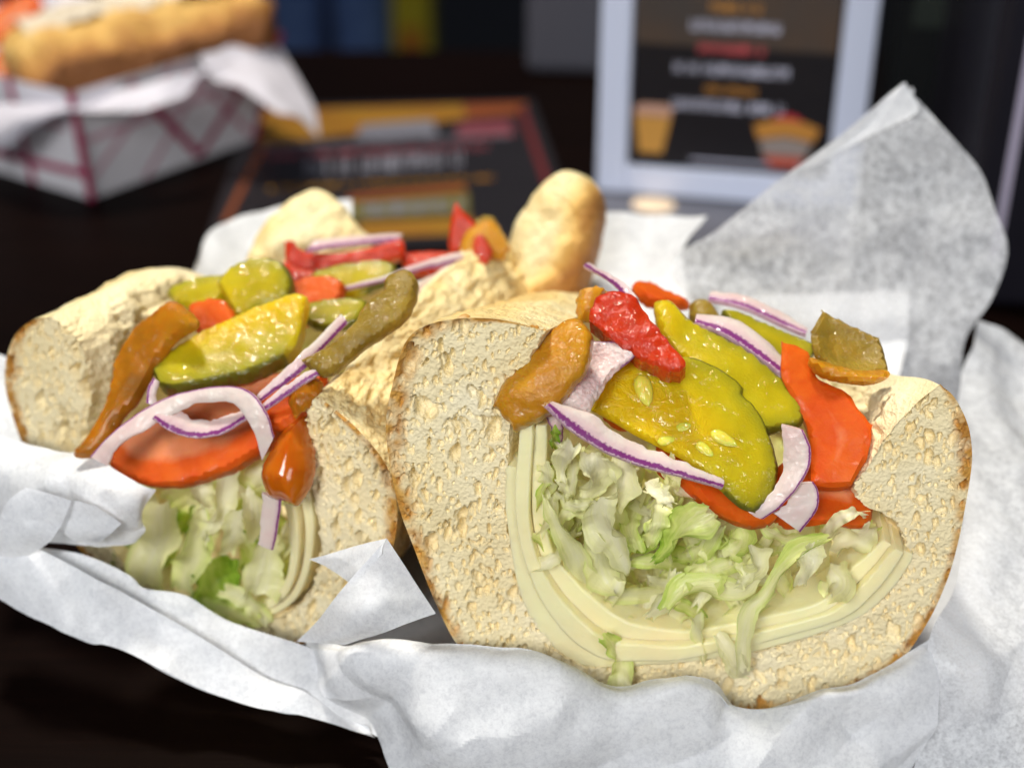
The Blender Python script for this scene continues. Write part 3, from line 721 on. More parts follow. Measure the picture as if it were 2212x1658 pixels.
LCO = [(640,1010),(662,1060),(674,1130),(672,1200),(655,1265),(625,1310),(575,1335),(500,1330),(420,1305),(330,1250),(265,1180)]
LCI = [(600,1020),(612,1070),(626,1130),(630,1190),(620,1240),(596,1280),(560,1295),(500,1290),(430,1270),(350,1225),(290,1170)]
g = 'cheese slices in the rear sandwich half'
cheese('outer cheese slice curving along the right wall of the rear sandwich half', LCO, LCI, 0, .42, L_PL, L_AX, .0, 5.5, seed=6, group=g, s1=.66)
cheese('inner cheese slice curving beside the lettuce of the rear sandwich half', LCO, LCI, .5, .95, L_PL, L_AX, .08, 5.5, seed=7, group=g, s0=.03, s1=.60)

# ------------------------------------------------------------------ lettuce
RS = random.Random(11)
def leaf(pts, Y, g0, g1, label, group, seed, plane=None, ruffle=.03, cup=.10, th=.045, depthw=.25, tilt=0.0, name='lettuce_shred', wmul=1.0):
    """a shred of lettuce along (px, py, width px) points, curling in depth, with ruffled edges"""
    nu, nv = 48, 13
    C = np.array([(plane.hit(p[0], p[1]) if plane is not None else atY(p[0], p[1], Y)) for p in pts])
    w = np.array([p[2] * wmul for p in pts], float) * np.linalg.norm(C - CAM, axis=1) / FPX
    Q = crom_u(np.concatenate([C, w[:, None]], 1), nu); C = Q[:, :3]; w = Q[:, 3]
    s = np.linspace(0, 1, nu); vd = unit(CAM - C.mean(0))
    tg = np.gradient(C, axis=0); tg /= np.linalg.norm(tg, axis=1, keepdims=True) + 1e-9
    side = np.cross(tg, vd); side /= np.linalg.norm(side, axis=1, keepdims=True) + 1e-9
    nrm = np.cross(side, tg)
    rs = np.random.RandomState(seed); ph = rs.uniform(0, 6.28, 4)
    ang = tilt + .55 * np.sin(s * rs.uniform(2, 5) + ph[0]) + .25 * np.sin(s * 9 + ph[1])
    sd = side * np.cos(ang)[:, None] + nrm * np.sin(ang)[:, None]; nn = np.cross(sd, tg)
    C = C + vd * (depthw * np.sin(s * rs.uniform(2, 5) + ph[2]))[:, None]
    v = np.linspace(-.5, .5, nv)
    ww = w * (1 + .18 * fbm(np.stack([s * 7, s * 0 + seed, s * 0], -1), seed, 2))
    eL = 1 + .13 * fbm(np.stack([s * 16, s * 0 + seed + 5, s * 0], -1), seed + 1, 3); eR = 1 + .13 * fbm(np.stack([s * 16, s * 0 + seed + 9, s * 0], -1), seed + 2, 3)
    vv = np.where(v[None, :] < 0, v[None, :] * eL[:, None], v[None, :] * eR[:, None])
    P = C[:, None] + sd[:, None] * (vv * ww[:, None])[..., None]
    P = P + tg[:, None] * (.10 * fbm(np.stack([v * 6, v * 0 + seed, v * 0], -1), seed + 4, 2)[None, :] * np.abs(2 * s - 1)[:, None] ** 6)[..., None]
    cupf = cup * ww[:, None] * (4 * v[None, :] ** 2) * (1 + .8 * np.sin(s * 4 + ph[3]))[:, None] * 2.0
    ruf = ruffle * np.abs(v[None, :] * 2) ** 1.5 * np.sin(s[:, None] * rs.uniform(12, 24) + np.sign(v)[None, :] * 1.7 + ph[1])
    P = P + nn[:, None] * (cupf + ruf)[..., None] + .03 * np.stack([fbm(P * 2.5, seed + q, 3) for q in range(3)], -1)
    V = P.reshape(-1, 3); F = grid_faces(nu, nv)
    ss, tt = [q.ravel() for q in np.meshgrid(s, np.linspace(0, 1, nv), indexing='ij')]
    gr = g0 - .08 + (g1 - g0) * ss + .30 * (np.abs(tt - .5) * 2) ** 1.5
    o = mesh(name, V, F, M['lettuce'], None, dict(g=gr, s=ss, t=tt))
    return props(o, label, 'lettuce', group)
GR = 'lettuce shreds in the front sandwich half'
hero_r = [
 ([(1300,1078,60),(1306,1120,72),(1333,1170,55),(1357,1240,14)], -3.95, .05, .12, 'white hooked lettuce shred with a glossy top left of the lettuce pile centre'),
 ([(1178,1070,8),(1205,1130,34),(1245,1205,55),(1276,1282,36)], -3.7, .30, .22, 'frayed yellow-green lettuce shred fanning down beside the cheese layers'),
 ([(1285,1150,40),(1300,1225,64),(1328,1272,40)], -3.75, .22, .20, 'oval translucent lettuce piece lying low left of the lettuce pile'),
 ([(1540,1108,60),(1478,1142,76),(1440,1190,34),(1412,1212,16)], -4.0, .45, .85, 'bright green curled lettuce leaf in the middle under the tomato edge'),
 ([(1415,1085,44),(1413,1130,56),(1400,1180,22)], -3.95, .2, .55, 'short pale green lettuce square hanging below a pink lettuce tip'),
 ([(1395,1052,40),(1425,1070,40),(1455,1092,26)], -3.9, .0, .02, 'white lettuce nub with a pinkish tip above the green curl'),
 ([(1520,1168,60),(1522,1215,92),(1530,1262,60)], -3.75, .32, .36, 'rounded olive-green translucent lettuce cup in the middle of the pile'),
 ([(1440,1318,26),(1470,1285,52),(1530,1262,48),(1603,1276,40),(1632,1250,22)], -4.05, .62, .08, 'broad glossy lettuce curl along the bottom of the pile, green at left'),
 ([(1618,1182,44),(1628,1215,50),(1610,1250,38),(1592,1262,14)], -4.0, .05, .1, 'white lettuce scrap with a round top right of the pile centre'),
 ([(1790,1160,28),(1740,1190,42),(1690,1235,34),(1652,1285,34),(1618,1315,38),(1608,1370,34),(1606,1450,36)], -4.1, .6, .12, 'long green lettuce strip bending from upper right down over the cheese'),
 ([(1305,1375,30),(1330,1405,46),(1345,1440,50),(1358,1490,56)], -4.0, .65, .25, 'lettuce tongue, green at the top, hanging over the lower cheese and bread'),
 ([(1506,1330,32),(1512,1380,20),(1520,1436,6)], -4.0, .22, .2, 'thin pointed lettuce sliver hanging over the cheese below the pile'),
 ([(1548,1370,26),(1575,1405,46),(1600,1440,40),(1620,1455,20)], -3.95, .05, .05, 'cream lettuce scrap stuck to the lower cheese edge'),
 ([(1775,1158,20),(1805,1125,26),(1840,1108,22),(1868,1112,10)], -3.75, .1, .12, 'cream lettuce curl arching below the dark tomato at right'),
 ([(1760,1170,40),(1748,1210,48),(1732,1265,20)], -4.0, .06, .05, 'glossy white lettuce fold at the right of the pile beside the cheese end'),
 ([(1880,1135,26),(1855,1165,60),(1800,1185,60)], -3.6, .12, .15, 'flat cream lettuce piece lying at the right end of the pile'),
 ([(1790,1225,50),(1810,1260,60),(1780,1290,40)], -3.7, .16, .2, 'pale yellow lettuce fold tucked at the right cheese corner'),
 ([(1240,955,30),(1216,1000,34),(1222,1045,12)], -3.95, .08, .15, 'hooked pale lettuce shred just under the purple edged onion strip'),
 ([(1278,975,50),(1285,1020,62),(1262,1080,22)], -3.9, .1, .12, 'folded glossy lettuce piece below the purple edged onion strip'),
 ([(1343,985,50),(1346,1040,52),(1325,1085,46)], -3.85, .14, .06, 'wide translucent lettuce strip dropping from the onion to the white hook'),
 ([(1200,1062,20),(1235,1092,26),(1282,1084,16)], -3.85, .18, .2, 'crescent shaped translucent lettuce shred left of the pile'),
 ([(1196,925,14),(1196,955,20),(1212,975,10)], -3.6, .85, .8, 'small dark green lettuce leaf tip at the upper left by the cheese'),
 ([(1205,1040,40),(1240,1060,46),(1262,1075,20)], -3.7, .1, .1, 'pale blunt lettuce chunk beside the left cheese wall'),
 ([(1640,1130,20),(1690,1160,26),(1770,1165,18),(1810,1150,10)], -3.7, .5, .2, 'thin green lettuce band under the white onion pieces'),
 ([(1350,1300,70),(1420,1315,90),(1480,1310,40)], -3.5, .12, .15, 'broad translucent lettuce sheet lying on the inner cheese at the bottom'),
 ([(1590,1130,50),(1600,1170,70),(1570,1200,40)], -3.7, .5, .4, 'bluish green lettuce patch below the pickle tip'),
]
for i, (pts, Y, g0, g1, lab) in enumerate(hero_r):
    leaf(pts, Y + .02, g0, g1, lab, GR, 100 + i, depthw=.16, wmul=1.05, cup=.16, ruffle=.05)
for i in range(140):
    while True:
        px, py = RS.uniform(1185, 1880), RS.uniform(955, 1345)
        if py < 1345 - max(0, (1330 - px)) * .75 and py < 1345 - max(0, px - 1650) * .75 and py > 985 + max(0, px - 1250) * .32: break
    a = RS.gauss(1.57, .6); L = RS.uniform(55, 105); b = a + RS.uniform(-1.0, 1.0); w = RS.uniform(24, 46)
    g0 = RS.choice([.0, .05, .1, .2, .3, .45])
    leaf([(px - L * math.cos(a), py - L * math.sin(a) * .8, w * .8), (px, py, w), (px + L * math.cos(b), py + L * math.sin(b) * .8, w * .75)], RS.uniform(-3.6, -2.7), g0, g0 + RS.uniform(-.15, .3),
         'small lettuce shred packed deep in the front sandwich half', GR, 300 + i, depthw=.3, tilt=RS.uniform(-.6, .6))
GL = 'lettuce shreds in the rear sandwich half'
hero_l = [
 ([(350,1085,60),(345,1150,76),(322,1225,70),(310,1268,30)], -.30, .15, .25, 'wide folded pale lettuce piece at the left of the rear half filling'),
 ([(428,1090,22),(425,1150,50),(412,1215,62),(398,1275,52)], -.45, .35, .35, 'long translucent yellow-green lettuce strip beside the wide folded piece'),
 ([(430,1035,36),(436,1080,34),(446,1130,20)], -.40, .08, .12, 'cream lettuce strip hanging straight below the tomato slice'),
 ([(492,1000,34),(484,1060,40),(468,1115,34),(440,1160,10)], -.45, .0, .05, 'pinkish white lettuce shred tapering to a point under the tomato'),
 ([(440,1148,8),(450,1180,12),(446,1215,14)], -.5, .0, .0, 'tiny white lettuce sliver dangling below the pinkish shred'),
 ([(520,1100,30),(505,1150,46),(488,1195,30)], -.4, .1, .2, 'short pale lettuce piece in the middle of the rear half filling'),
 ([(534,1055,20),(545,1105,48),(555,1165,40)], -.35, .15, .2, 'cream crumpled lettuce fold left of the hanging onion strip'),
 ([(585,1150,40),(570,1210,62),(555,1280,70)], -.35, .2, .2, 'broad yellow lettuce leaf cupped inside the cheese curve'),
 ([(435,1215,70),(455,1270,90),(480,1320,60)], -.15, .75, .85, 'dark green lettuce patch low in the rear half filling'),
 ([(440,1300,30),(500,1325,34),(560,1345,30)], -.35, .55, .4, 'flat green lettuce strip along the bottom of the rear half filling'),
 ([(480,1270,30),(540,1300,40),(570,1350,24)], -.45, .3, .3, 'yellow-green lettuce strip slanting down to the bottom crumb'),
 ([(370,1045,70),(400,1060,60),(425,1090,30)], -.1, .4, .3, 'pale green lettuce patch right under the tomato slice'),
 ([(255,1190,40),(275,1225,40)], -.1, .6, .5, 'green lettuce edge behind the left paper fold'),
]
for i, (pts, off, g0, g1, lab) in enumerate(hero_l):
    leaf(pts, 0, g0, g1, lab, GL, 500 + i, plane=Plane(L_PL.p + L_PL.n * (-off - .25), L_PL.n), depthw=.14, wmul=1.25, cup=.14, ruffle=.05)
for i in range(70):
    px, py = RS.uniform(270, 640), RS.uniform(1020, 1320)
    a = RS.uniform(.8, 2.3); L = RS.uniform(30, 60); b = a + RS.uniform(-.8, .8); w = RS.uniform(24, 50); g0 = RS.choice([.05, .1, .2, .3, .5, .7])
    leaf([(px - L * math.cos(a), py - L * math.sin(a), w * .8), (px, py, w), (px + L * math.cos(b), py + L * math.sin(b), w * .75)], 0, g0, g0 + RS.uniform(-.15, .3),
         'small lettuce shred packed deep in the rear sandwich half', GL, 600 + i, plane=Plane(L_PL.p - L_PL.n * RS.uniform(.3, 1.2), L_PL.n), depthw=.25)

# ------------------------------------------------------------------ toppings, front half
NR = (0, -.62, .78)
GP = 'pickle slices'
def bendx(a): return lambda u, v: a * (4 * (u - .5) ** 2)
def bendv(a): return lambda u, v: a * (4 * (v - .5) ** 2)
def wavy(a, b=0): return lambda u, v: a * np.sin(u * 4 + v * 3) + b * np.sin(v * 7 - u * 3)
# bed of filling under the loose toppings
slab('tomato_slice', [(1440,905),(1540,930),(1640,1000),(1690,1090),(1640,1130),(1560,1108),(1480,1052),(1420,1000)], PY(1560, 1080, -3.75, NR), .35, M['tomato'], 'tomato slice edge showing under the big front pickle', 'tomato', 'tomato pieces', bend=wavy(.05), noise=.02)
slab('tomato_slice', [(1690,1000),(1780,990),(1890,1010),(1895,1090),(1870,1140),(1790,1130),(1700,1140),(1660,1090)], PY(1800, 1080, -3.45, (0, -.8, .6)), .3, M['tomato'], 'dark red tomato piece in the hollow beside the right crumb', 'tomato', 'tomato pieces', bend=wavy(.08), noise=.03)
slab('tomato_wedge', [(1689,741),(1689,741),(1720,745),(1746,757),(1746,757),(1758,790),(1770,818),(1824,843),(1861,894),(1884,922),(1884,922),(1878,970),(1862,1010),(1842,1044),(1842,1044),(1795,1050),(1751,1046),(1751,1046),(1752,1000),(1750,960),(1735,905),(1704,850),(1687,810)], PY(1800, 1040, -3.6, (-.15, -.70, .72)), .32, M['tomato'], 'tall orange-red tomato wedge leaning on the right crumb of the front half', 'tomato', 'tomato pieces', r=.05, bulge=.03, bend=bendx(.12), noise=.02)
slab('tomato_slice', [(1366,615),(1385,598),(1410,596),(1440,612),(1482,630),(1490,645),(1450,650),(1410,655),(1380,640)], PY(1420, 650, -.2, (0, -.5, .86)), .3, M['tomato'], 'blurred red tomato bit at the far end of the front half', 'tomato', 'tomato pieces', bend=wavy(.08), noise=.03)
slab('tomato_slice', [(1330,800),(1420,760),(1440,820),(1400,900),(1340,920),(1300,880)], PY(1340, 900, -2.75, NR), .25, M['tomato'], 'tomato sliver peeking between the pink onion and the big pickle', 'tomato', 'tomato pieces')
# pickles
D1 = [(1276,880),(1276,880),(1300,838),(1331,788),(1331,788),(1380,774),(1440,772),(1490,775),(1545,792),(1587,817),(1607,838),(1607,838),(1606,852),(1606,852),(1640,890),(1667,946),(1678,985),(1683,1015),(1672,1070),(1634,1100),(1634,1100),(1600,1096),(1560,1062),(1520,1028),(1460,985),(1400,955),(1335,915)]
PK = PY(1634, 1100, -4.0, (.03, -.66, .75))
pk = thing('pickle_slice', 'big half-round yellow pickle slice with dark green rind and wet seedy centre, at the front', 'pickle', PK.hit(1480, 950), GP)
slab('flesh', D1, PK, .18, M['pickle'], parent=pk, r=.07, bulge=.02, bend=lambda u, v: .10 * np.sin(u * 3.1) - .16 * smooth(u, .75, 1) * smooth(.5 - v, .2, .5), noise=.035, nscale=1.6, h=.05, n=160, rind=(7, 19), jag=.015)
def seed_shape(px, py, L, W, ang, lift, plane, parent, mat='seed', name='seed'):
    c = plane.hit(px, py) + plane.n * lift
    u, v = np.meshgrid(np.linspace(0, 2 * math.pi, 15)[:-1], np.linspace(-1, 1, 9), indexing='ij')
    prof = np.sqrt(np.clip(1 - v ** 2, 0, 1)) * (1 - .25 * v)
    x = v * L / 2; y = np.cos(u) * prof * W / 2; z = np.sin(u) * prof * W * .28
    ca, sa = math.cos(ang), math.sin(ang)
    P = c + (x * ca - y * sa)[..., None] * plane.e1 + (x * sa + y * ca)[..., None] * plane.e2 + z[..., None] * plane.n
    nu, nv = 14, 9; a = np.arange(nu * nv).reshape(nu, nv); b = np.roll(a, -1, 0)
    F = np.stack([a[:, :-1], b[:, :-1], b[:, 1:], a[:, 1:]], -1).reshape(-1, 4)
    return mesh(name, P.reshape(-1, 3), outward(P.reshape(-1, 3), F), M[mat], parent)
for (x, y, L, W, a, l) in ((1389,850,.47,.24,-1.35,.04), (1560,952,.40,.18,-.5,.0), (1480,925,.32,.15,.3,-.01), (1520,975,.30,.14,-.7,.0), (1440,955,.28,.13,.2,-.01)):
    seed_shape(x, y, L, W, a, l + .09, PK, pk)
slab('pickle_slice', [(1415,648),(1435,642),(1455,645),(1490,680),(1540,706),(1600,738),(1660,785),(1705,820),(1735,848),(1741,885),(1728,912),(1695,916),(1655,926),(1600,900),(1540,830),(1480,780),(1430,715),(1416,670)], PY(1728, 912, -3.1, (0, -.55, .83)), .28, M['pickle'], 'long yellow pickle slice behind the big one, reaching up to the red pepper', 'pickle', GP, r=.08, bulge=.03, bend=wavy(.05, .03), noise=.04, rind=(3, 13), n=120)
slab('pickle_slice', [(1560,668),(1600,664),(1660,690),(1715,712),(1758,732),(1762,760),(1745,790),(1700,795),(1650,750),(1600,715)], PY(1745, 780, -1.6, (0, -.5, .86)), .26, M['pickle'], 'blurred yellow pickle slice at the far right of the front half', 'pickle', GP, r=.08, noise=.03, bend=wavy(.05))
slab('pickle_slice', [(1490,660),(1500,645),(1520,640),(1540,652),(1560,680),(1600,720),(1620,760),(1570,745),(1520,710),(1495,685)], PY(1540, 690, -.9, (0, -.6, .8)), .25, M['olive'], 'small olive pickle end behind the long yellow pickle', 'pickle', GP, r=.08, bulge=.05)
# peppers
slab('pepper_strip', [(1244,680),(1258,692),(1274,718),(1272,752),(1262,790),(1240,822),(1215,850),(1190,878),(1150,902),(1104,921),(1104,921),(1085,898),(1063,872),(1063,872),(1078,835),(1105,802),(1140,762),(1170,730),(1190,705),(1215,685)], PY(1090, 905, -3.75, (-.25, -.72, .65)), .28, M['amber'], 'wet amber pepper strip slanting over the left crumb edge of the front half', 'pepper', 'pickled pepper strips', r=.05, bulge=.08, noise=.035, nscale=2, h=.045, n=120, bend=bendv(-.10))
slab('red_pepper_strip', [(1276,668),(1288,640),(1288,640),(1310,630),(1340,627),(1368,634),(1392,668),(1420,705),(1448,740),(1478,775),(1482,790),(1482,790),(1470,801),(1470,801),(1440,798),(1400,778),(1348,750),(1300,712),(1274,690),(1274,690)], PY(1470, 798, -3.2, (-.1, -.60, .79)), .42, M['red'], 'glossy thick red pepper strip lying across the pickles', 'pepper', 'red pepper strips', r=.035, bulge=.03, noise=.05, nscale=4.0, h=.045, n=130, jag=.03)
slab('pepper_piece', [(1250,625),(1268,612),(1295,612),(1310,622),(1300,660),(1285,680),(1252,682),(1246,655)], PY(1270, 680, -2.0, NR), .3, M['amber'], 'small amber pepper piece tucked behind the glossy red pepper strip', 'pepper', 'pickled pepper strips', r=.1, bulge=.08, noise=.03)
slab('pepper_piece', [(1781,664),(1781,664),(1828,688),(1870,708),(1904,722),(1904,722),(1915,758),(1922,795),(1922,795),(1890,806),(1840,800),(1790,786),(1762,752),(1756,708),(1756,708)], PY(1840, 800, -2.5, (.1, -.55, .83)), .22, M['olive'], 'olive-brown pepper piece perched above the tomato wedge', 'pepper', 'pickled pepper strips', r=.1, bulge=-.14, noise=.04, h=.06)
slab('pepper_piece', [(1752,772),(1790,782),(1850,798),(1920,800),(1908,824),(1860,832),(1791,820),(1758,800)], PY(1840, 830, -2.75, (0, -.85, .5)), .2, M['amber'], 'amber pepper edge under the olive-brown pepper piece', 'pepper', 'pickled pepper strips', r=.08, bulge=.05, noise=.03)
# onions
GO = 'red onion strips'
slab('onion_piece', [(1268,735),(1310,728),(1340,738),(1375,762),(1330,800),(1300,845),(1278,880),(1272,895),(1240,893),(1205,880),(1206,858),(1236,830),(1258,795)], PY(1230, 890, -3.5, (0, -.70, .71)), .14, M['onionf'], 'pink translucent onion piece between the amber pepper and the big pickle', 'onion', GO, r=.05, bend=wavy(.10, .04), noise=.02, rind=(0, 4))
slab('onion_piece', [(1178,890),(1206,878),(1216,920),(1214,960),(1200,958),(1190,925)], PY(1200, 955, -3.6, (0, -.9, .4)), .1, M['onionf'], 'small pink onion tip pointing down behind the purple edged strip', 'onion', GO, r=.04)
strip('onion_strip', [(1178,876,-3.95),(1220,920,-4.0),(1289,967,-4.05),(1357,998,-4.08),(1426,1019,-4.1),(1494,1036,-4.1),(1560,1054,-4.05)], [(1196,872,-3.75),(1275,894,-3.75),(1323,930,-3.8),(1391,967,-3.85),(1440,984,-3.9),(1500,1010,-3.95),(1560,1040,-3.95)], M['onion'], .10, None, 'onion strip with a bright purple edge under the big front pickle', 'onion', GO, nu=110, nv=16, rough=.014, pw=.27)
strip('onion_strip', [(1735,928,-3.55),(1751,965,-3.65),(1749,1005,-3.75),(1725,1050,-3.85),(1690,1090,-3.9),(1641,1124,-3.9)], [(1690,915,-3.45),(1690,960,-3.55),(1690,1010,-3.65),(1670,1055,-3.75),(1640,1085,-3.8),(1600,1100,-3.8)], M['onion'], .09, None, 'white onion crescent with thin purple rim right of the big pickle', 'onion', GO, nu=80, nv=16, rough=.014, pw=.08)
strip('onion_strip', [(1757,1040,-3.7),(1769,1066,-3.75),(1763,1100,-3.85),(1728,1148,-3.95)], [(1715,1045,-3.7),(1705,1075,-3.75),(1690,1095,-3.85),(1668,1106,-3.9)], M['onion'], .09, None, 'short white onion end pointing down over the lettuce', 'onion', GO, nu=60, nv=16, rough=.014, pw=.07)
strip('onion_strip', [(1262,577,-.6),(1300,600,-1.2),(1330,622,-1.6),(1360,660,-2.0)], [(1276,572,-.6),(1312,588,-1.2),(1344,612,-1.6),(1376,645,-2.0)], M['onion'], .10, None, 'curved purple onion strip rising at the far end of the front half', 'onion', GO, nu=40, nv=8, pw=.5)
strip('onion_strip', [(1500,700,-1.6),(1560,722,-1.8),(1620,760,-2.0),(1690,812,-2.3)], [(1505,680,-1.4),(1580,690,-1.5),(1650,735,-1.7),(1705,795,-2.0)], M['onion'], .12, None, 'blurred mauve onion strip along the far side of the long pickle', 'onion', GO, nu=50, nv=10)
strip('onion_strip', [(1530,650,-.2),(1600,665,-.4),(1680,700,-.7),(1740,725,-1.0)], [(1535,632,0),(1610,640,-.1),(1690,680,-.4),(1745,712,-.8)], M['onion'], .12, None, 'pale blurred onion strip at the back against the white paper', 'onion', GO, nu=50, nv=10)
# ------------------------------------------------------------------ toppings, rear half
NL = (-.12, -.55, .82)
slab('tomato_slice', [(236,1000),(253,1024),(308,1043),(369,1048),(445,1031),(513,1000),(561,966),(592,930),(640,880),(660,830),(600,800),(500,820),(400,850),(320,880),(270,930),(245,965)], PY(369, 1048, -2.25, (-.2, -.72, .66)), .38, M['tomato'], 'broad tomato slice at the front of the rear half, over the lettuce', 'tomato', 'tomato pieces', r=.07, bend=wavy(.04), noise=.02, n=130, rind=(0, 8))
slab('tomato_slice', [(560,870),(600,830),(650,800),(700,800),(690,850),(640,900),(590,920)], PY(640, 900, -2.35, NL), .3, M['tomato'], 'red tomato piece under the purple onion strips of the rear half', 'tomato', 'tomato pieces')
slab('tomato_slice', [(405,655),(440,642),(480,645),(505,675),(500,710),(450,725),(415,705)], PY(450, 715, -.6, NL), .3, M['tomato'], 'dark red tomato bit between the brown pepper and the upper pickles', 'tomato', 'tomato pieces', noise=.04)
slab('tomato_slice', [(600,640),(640,600),(700,590),(740,610),(720,660),(660,690),(620,680)], PY(660, 680, .2, NL), .3, M['tomato'], 'tomato piece half hidden behind the big rear pickle', 'tomato', 'tomato pieces')
slab('red_pepper_strip', [(614,520),(614,520),(630,518),(655,540),(720,545),(790,535),(840,520),(868,515),(872,545),(830,562),(770,570),(700,580),(640,585),(618,570)], PY(740, 575, 2.0, (0, -.75, .66)), .35, M['red'], 'long red pepper strip lying across the far end of the rear half', 'pepper', 'red pepper strips', r=.05, noise=.03)
slab('red_pepper_strip', [(612,560),(640,575),(680,585),(690,620),(660,640),(625,630)], PY(650, 635, 1.2, NL), .3, M['red'], 'short red pepper bit beside the upper round pickle', 'pepper', 'red pepper strips', r=.05, noise=.03)
slab('red_pepper_strip', [(870,548),(930,540),(990,545),(1000,570),(950,585),(880,580)], PY(940, 580, 2.2, NL), .3, M['red'], 'red pepper bit under the purple onion strips at the far end', 'pepper', 'red pepper strips', r=.05, noise=.03)
slab('red_pepper_tip', [(968,520),(974,470),(984,436),(984,436),(1005,460),(1030,485),(1040,510),(1010,540),(975,545)], PY(1000, 540, 2.6, (0, -.9, .43)), .22, M['red'], 'pointed orange-red pepper tip standing up at the far end of the rear half', 'pepper', 'red pepper strips', r=.07, noise=.02)
slab('pepper_piece', [(994,545),(1000,510),(1030,480),(1060,470),(1080,490),(1105,535),(1105,535),(1085,555),(1060,560),(1040,580),(1015,585)], PY(1040, 580, 2.2, (0, -.8, .6)), .25, M['amber'], 'amber pepper piece beside the pointed red tip', 'pepper', 'pickled pepper strips', r=.09, bulge=.06, noise=.03)
slab('pepper_piece', [(1005,500),(1035,468),(1065,468),(1082,500),(1050,520)], PY(1040, 520, 2.7, (0, -.8, .6)), .2, M['olive'], 'olive pepper fold behind the amber piece at the far end', 'pepper', 'pickled pepper strips', r=.07, bulge=.05)
slab('pepper_piece', [(1022,525),(1040,505),(1062,540),(1058,560),(1035,575)], PY(1040, 575, 2.0, (0, -.85, .5)), .15, M['red'], 'small bright orange pepper chip on the amber piece', 'pepper', 'red pepper strips', r=.05)
# pickles
slab('pickle_slice', [(659,600),(700,575),(760,562),(840,560),(850,590),(800,620),(740,640),(680,650)], PY(740, 645, .9, NL), .25, M['pickle'], 'flat pickle slice with a pale edge beneath the far purple onion strips', 'pickle', GP, r=.07, noise=.02, rind=(0, 5))
slab('pickle_slice', [(655,655),(720,640),(790,645),(770,690),(700,705),(660,690)], PY(720, 700, -.2, NL), .25, M['pickle'], 'pickle slice tucked between the big rear pickle and the olive pepper strip', 'pickle', GP, r=.07, noise=.02)
slab('pickle_slice', [(359,624),(385,605),(430,592),(479,588),(500,600),(480,640),(440,660),(385,655),(365,640)], PY(430, 655, .4, NL), .3, M['pickle'], 'olive pickle slice behind the brown pepper, left of the round one', 'pickle', GP, r=.09, bulge=.03, noise=.02, rind=(0, 4))
slab('pickle_slice', [(466,612),(485,580),(520,558),(560,551),(598,558),(622,582),(630,612),(618,645),(585,660),(545,668),(510,684),(492,665),(482,635)], PY(540, 670, -.1, (-.1, -.62, .78)), .42, M['pickle'], 'round thick pickle slice behind the big pickle of the rear half', 'pickle', GP, r=.10, bulge=.03, noise=.03, rind=(2, 9))
BP = PY(430, 862, -2.0, (-.10, -.50, .86))
slab('pickle_slice', [(328,794),(345,772),(369,753),(427,715),(496,681),(547,657),(600,640),(640,630),(662,638),(662,638),(650,677),(645,715),(633,742),(590,775),(540,798),(480,815),(420,828),(370,835),(340,825)], BP, .36, M['pickle'], 'large pickle slice with speckled rind facing the viewer, on the rear half', 'pickle', GP, r=.05, bulge=.03, noise=.03, bend=wavy(.03), n=140, h=.055, rind=(12, 19))
# peppers
slab('pepper_strip', [(294,695),(330,668),(363,648),(400,665),(421,680),(428,708),(376,735),(330,790),(308,830),(284,872),(258,900),(225,960),(196,988),(164,980),(205,917),(233,845),(243,780),(267,736)], PY(240, 940, -2.0, (-.35, -.70, .62)), .22, M['brown'], 'long brown-orange pepper strip along the left crumb of the rear half', 'pepper', 'pickled pepper strips', r=.08, bend=bendx(.14), noise=.03, bulge=.05, n=120)
slab('pepper_strip', [(650,773),(650,773),(678,758),(720,734),(760,695),(791,648),(826,625),(828,600),(850,585),(877,578),(896,598),(897,630),(877,676),(840,708),(790,742),(745,778),(705,805),(670,798)], PY(700, 800, -2.3, (-.15, -.65, .75)), .24, M['olive'], 'curved olive-brown pepper strip resting on the right wall of the rear half', 'pepper', 'pickled pepper strips', r=.06, bulge=.05, noise=.03, n=120, h=.05)
slab('pepper_piece', [(620,850),(640,815),(670,808),(692,818),(690,850),(668,870),(645,885),(632,895)], PY(650, 885, -2.45, NL), .2, M['brown'], 'dark brown pepper piece below the olive strip', 'pepper', 'pickled pepper strips', r=.08, bulge=.06)
slab('pepper_tip', [(592,947),(606,924),(630,903),(657,892),(663,920),(666,947),(675,988),(672,1029),(655,1063),(633,1090),(604,1080),(575,1070),(561,1046),(558,1015),(566,990),(578,970)], PY(615, 1050, -2.85, (-.10, -.80, .6)), .4, M['orange'], 'shiny orange pepper tip with a bright highlight hanging at the front', 'pepper', 'pickled pepper strips', r=.18, bulge=.22, n=110, h=.045, noise=.012, nscale=2)
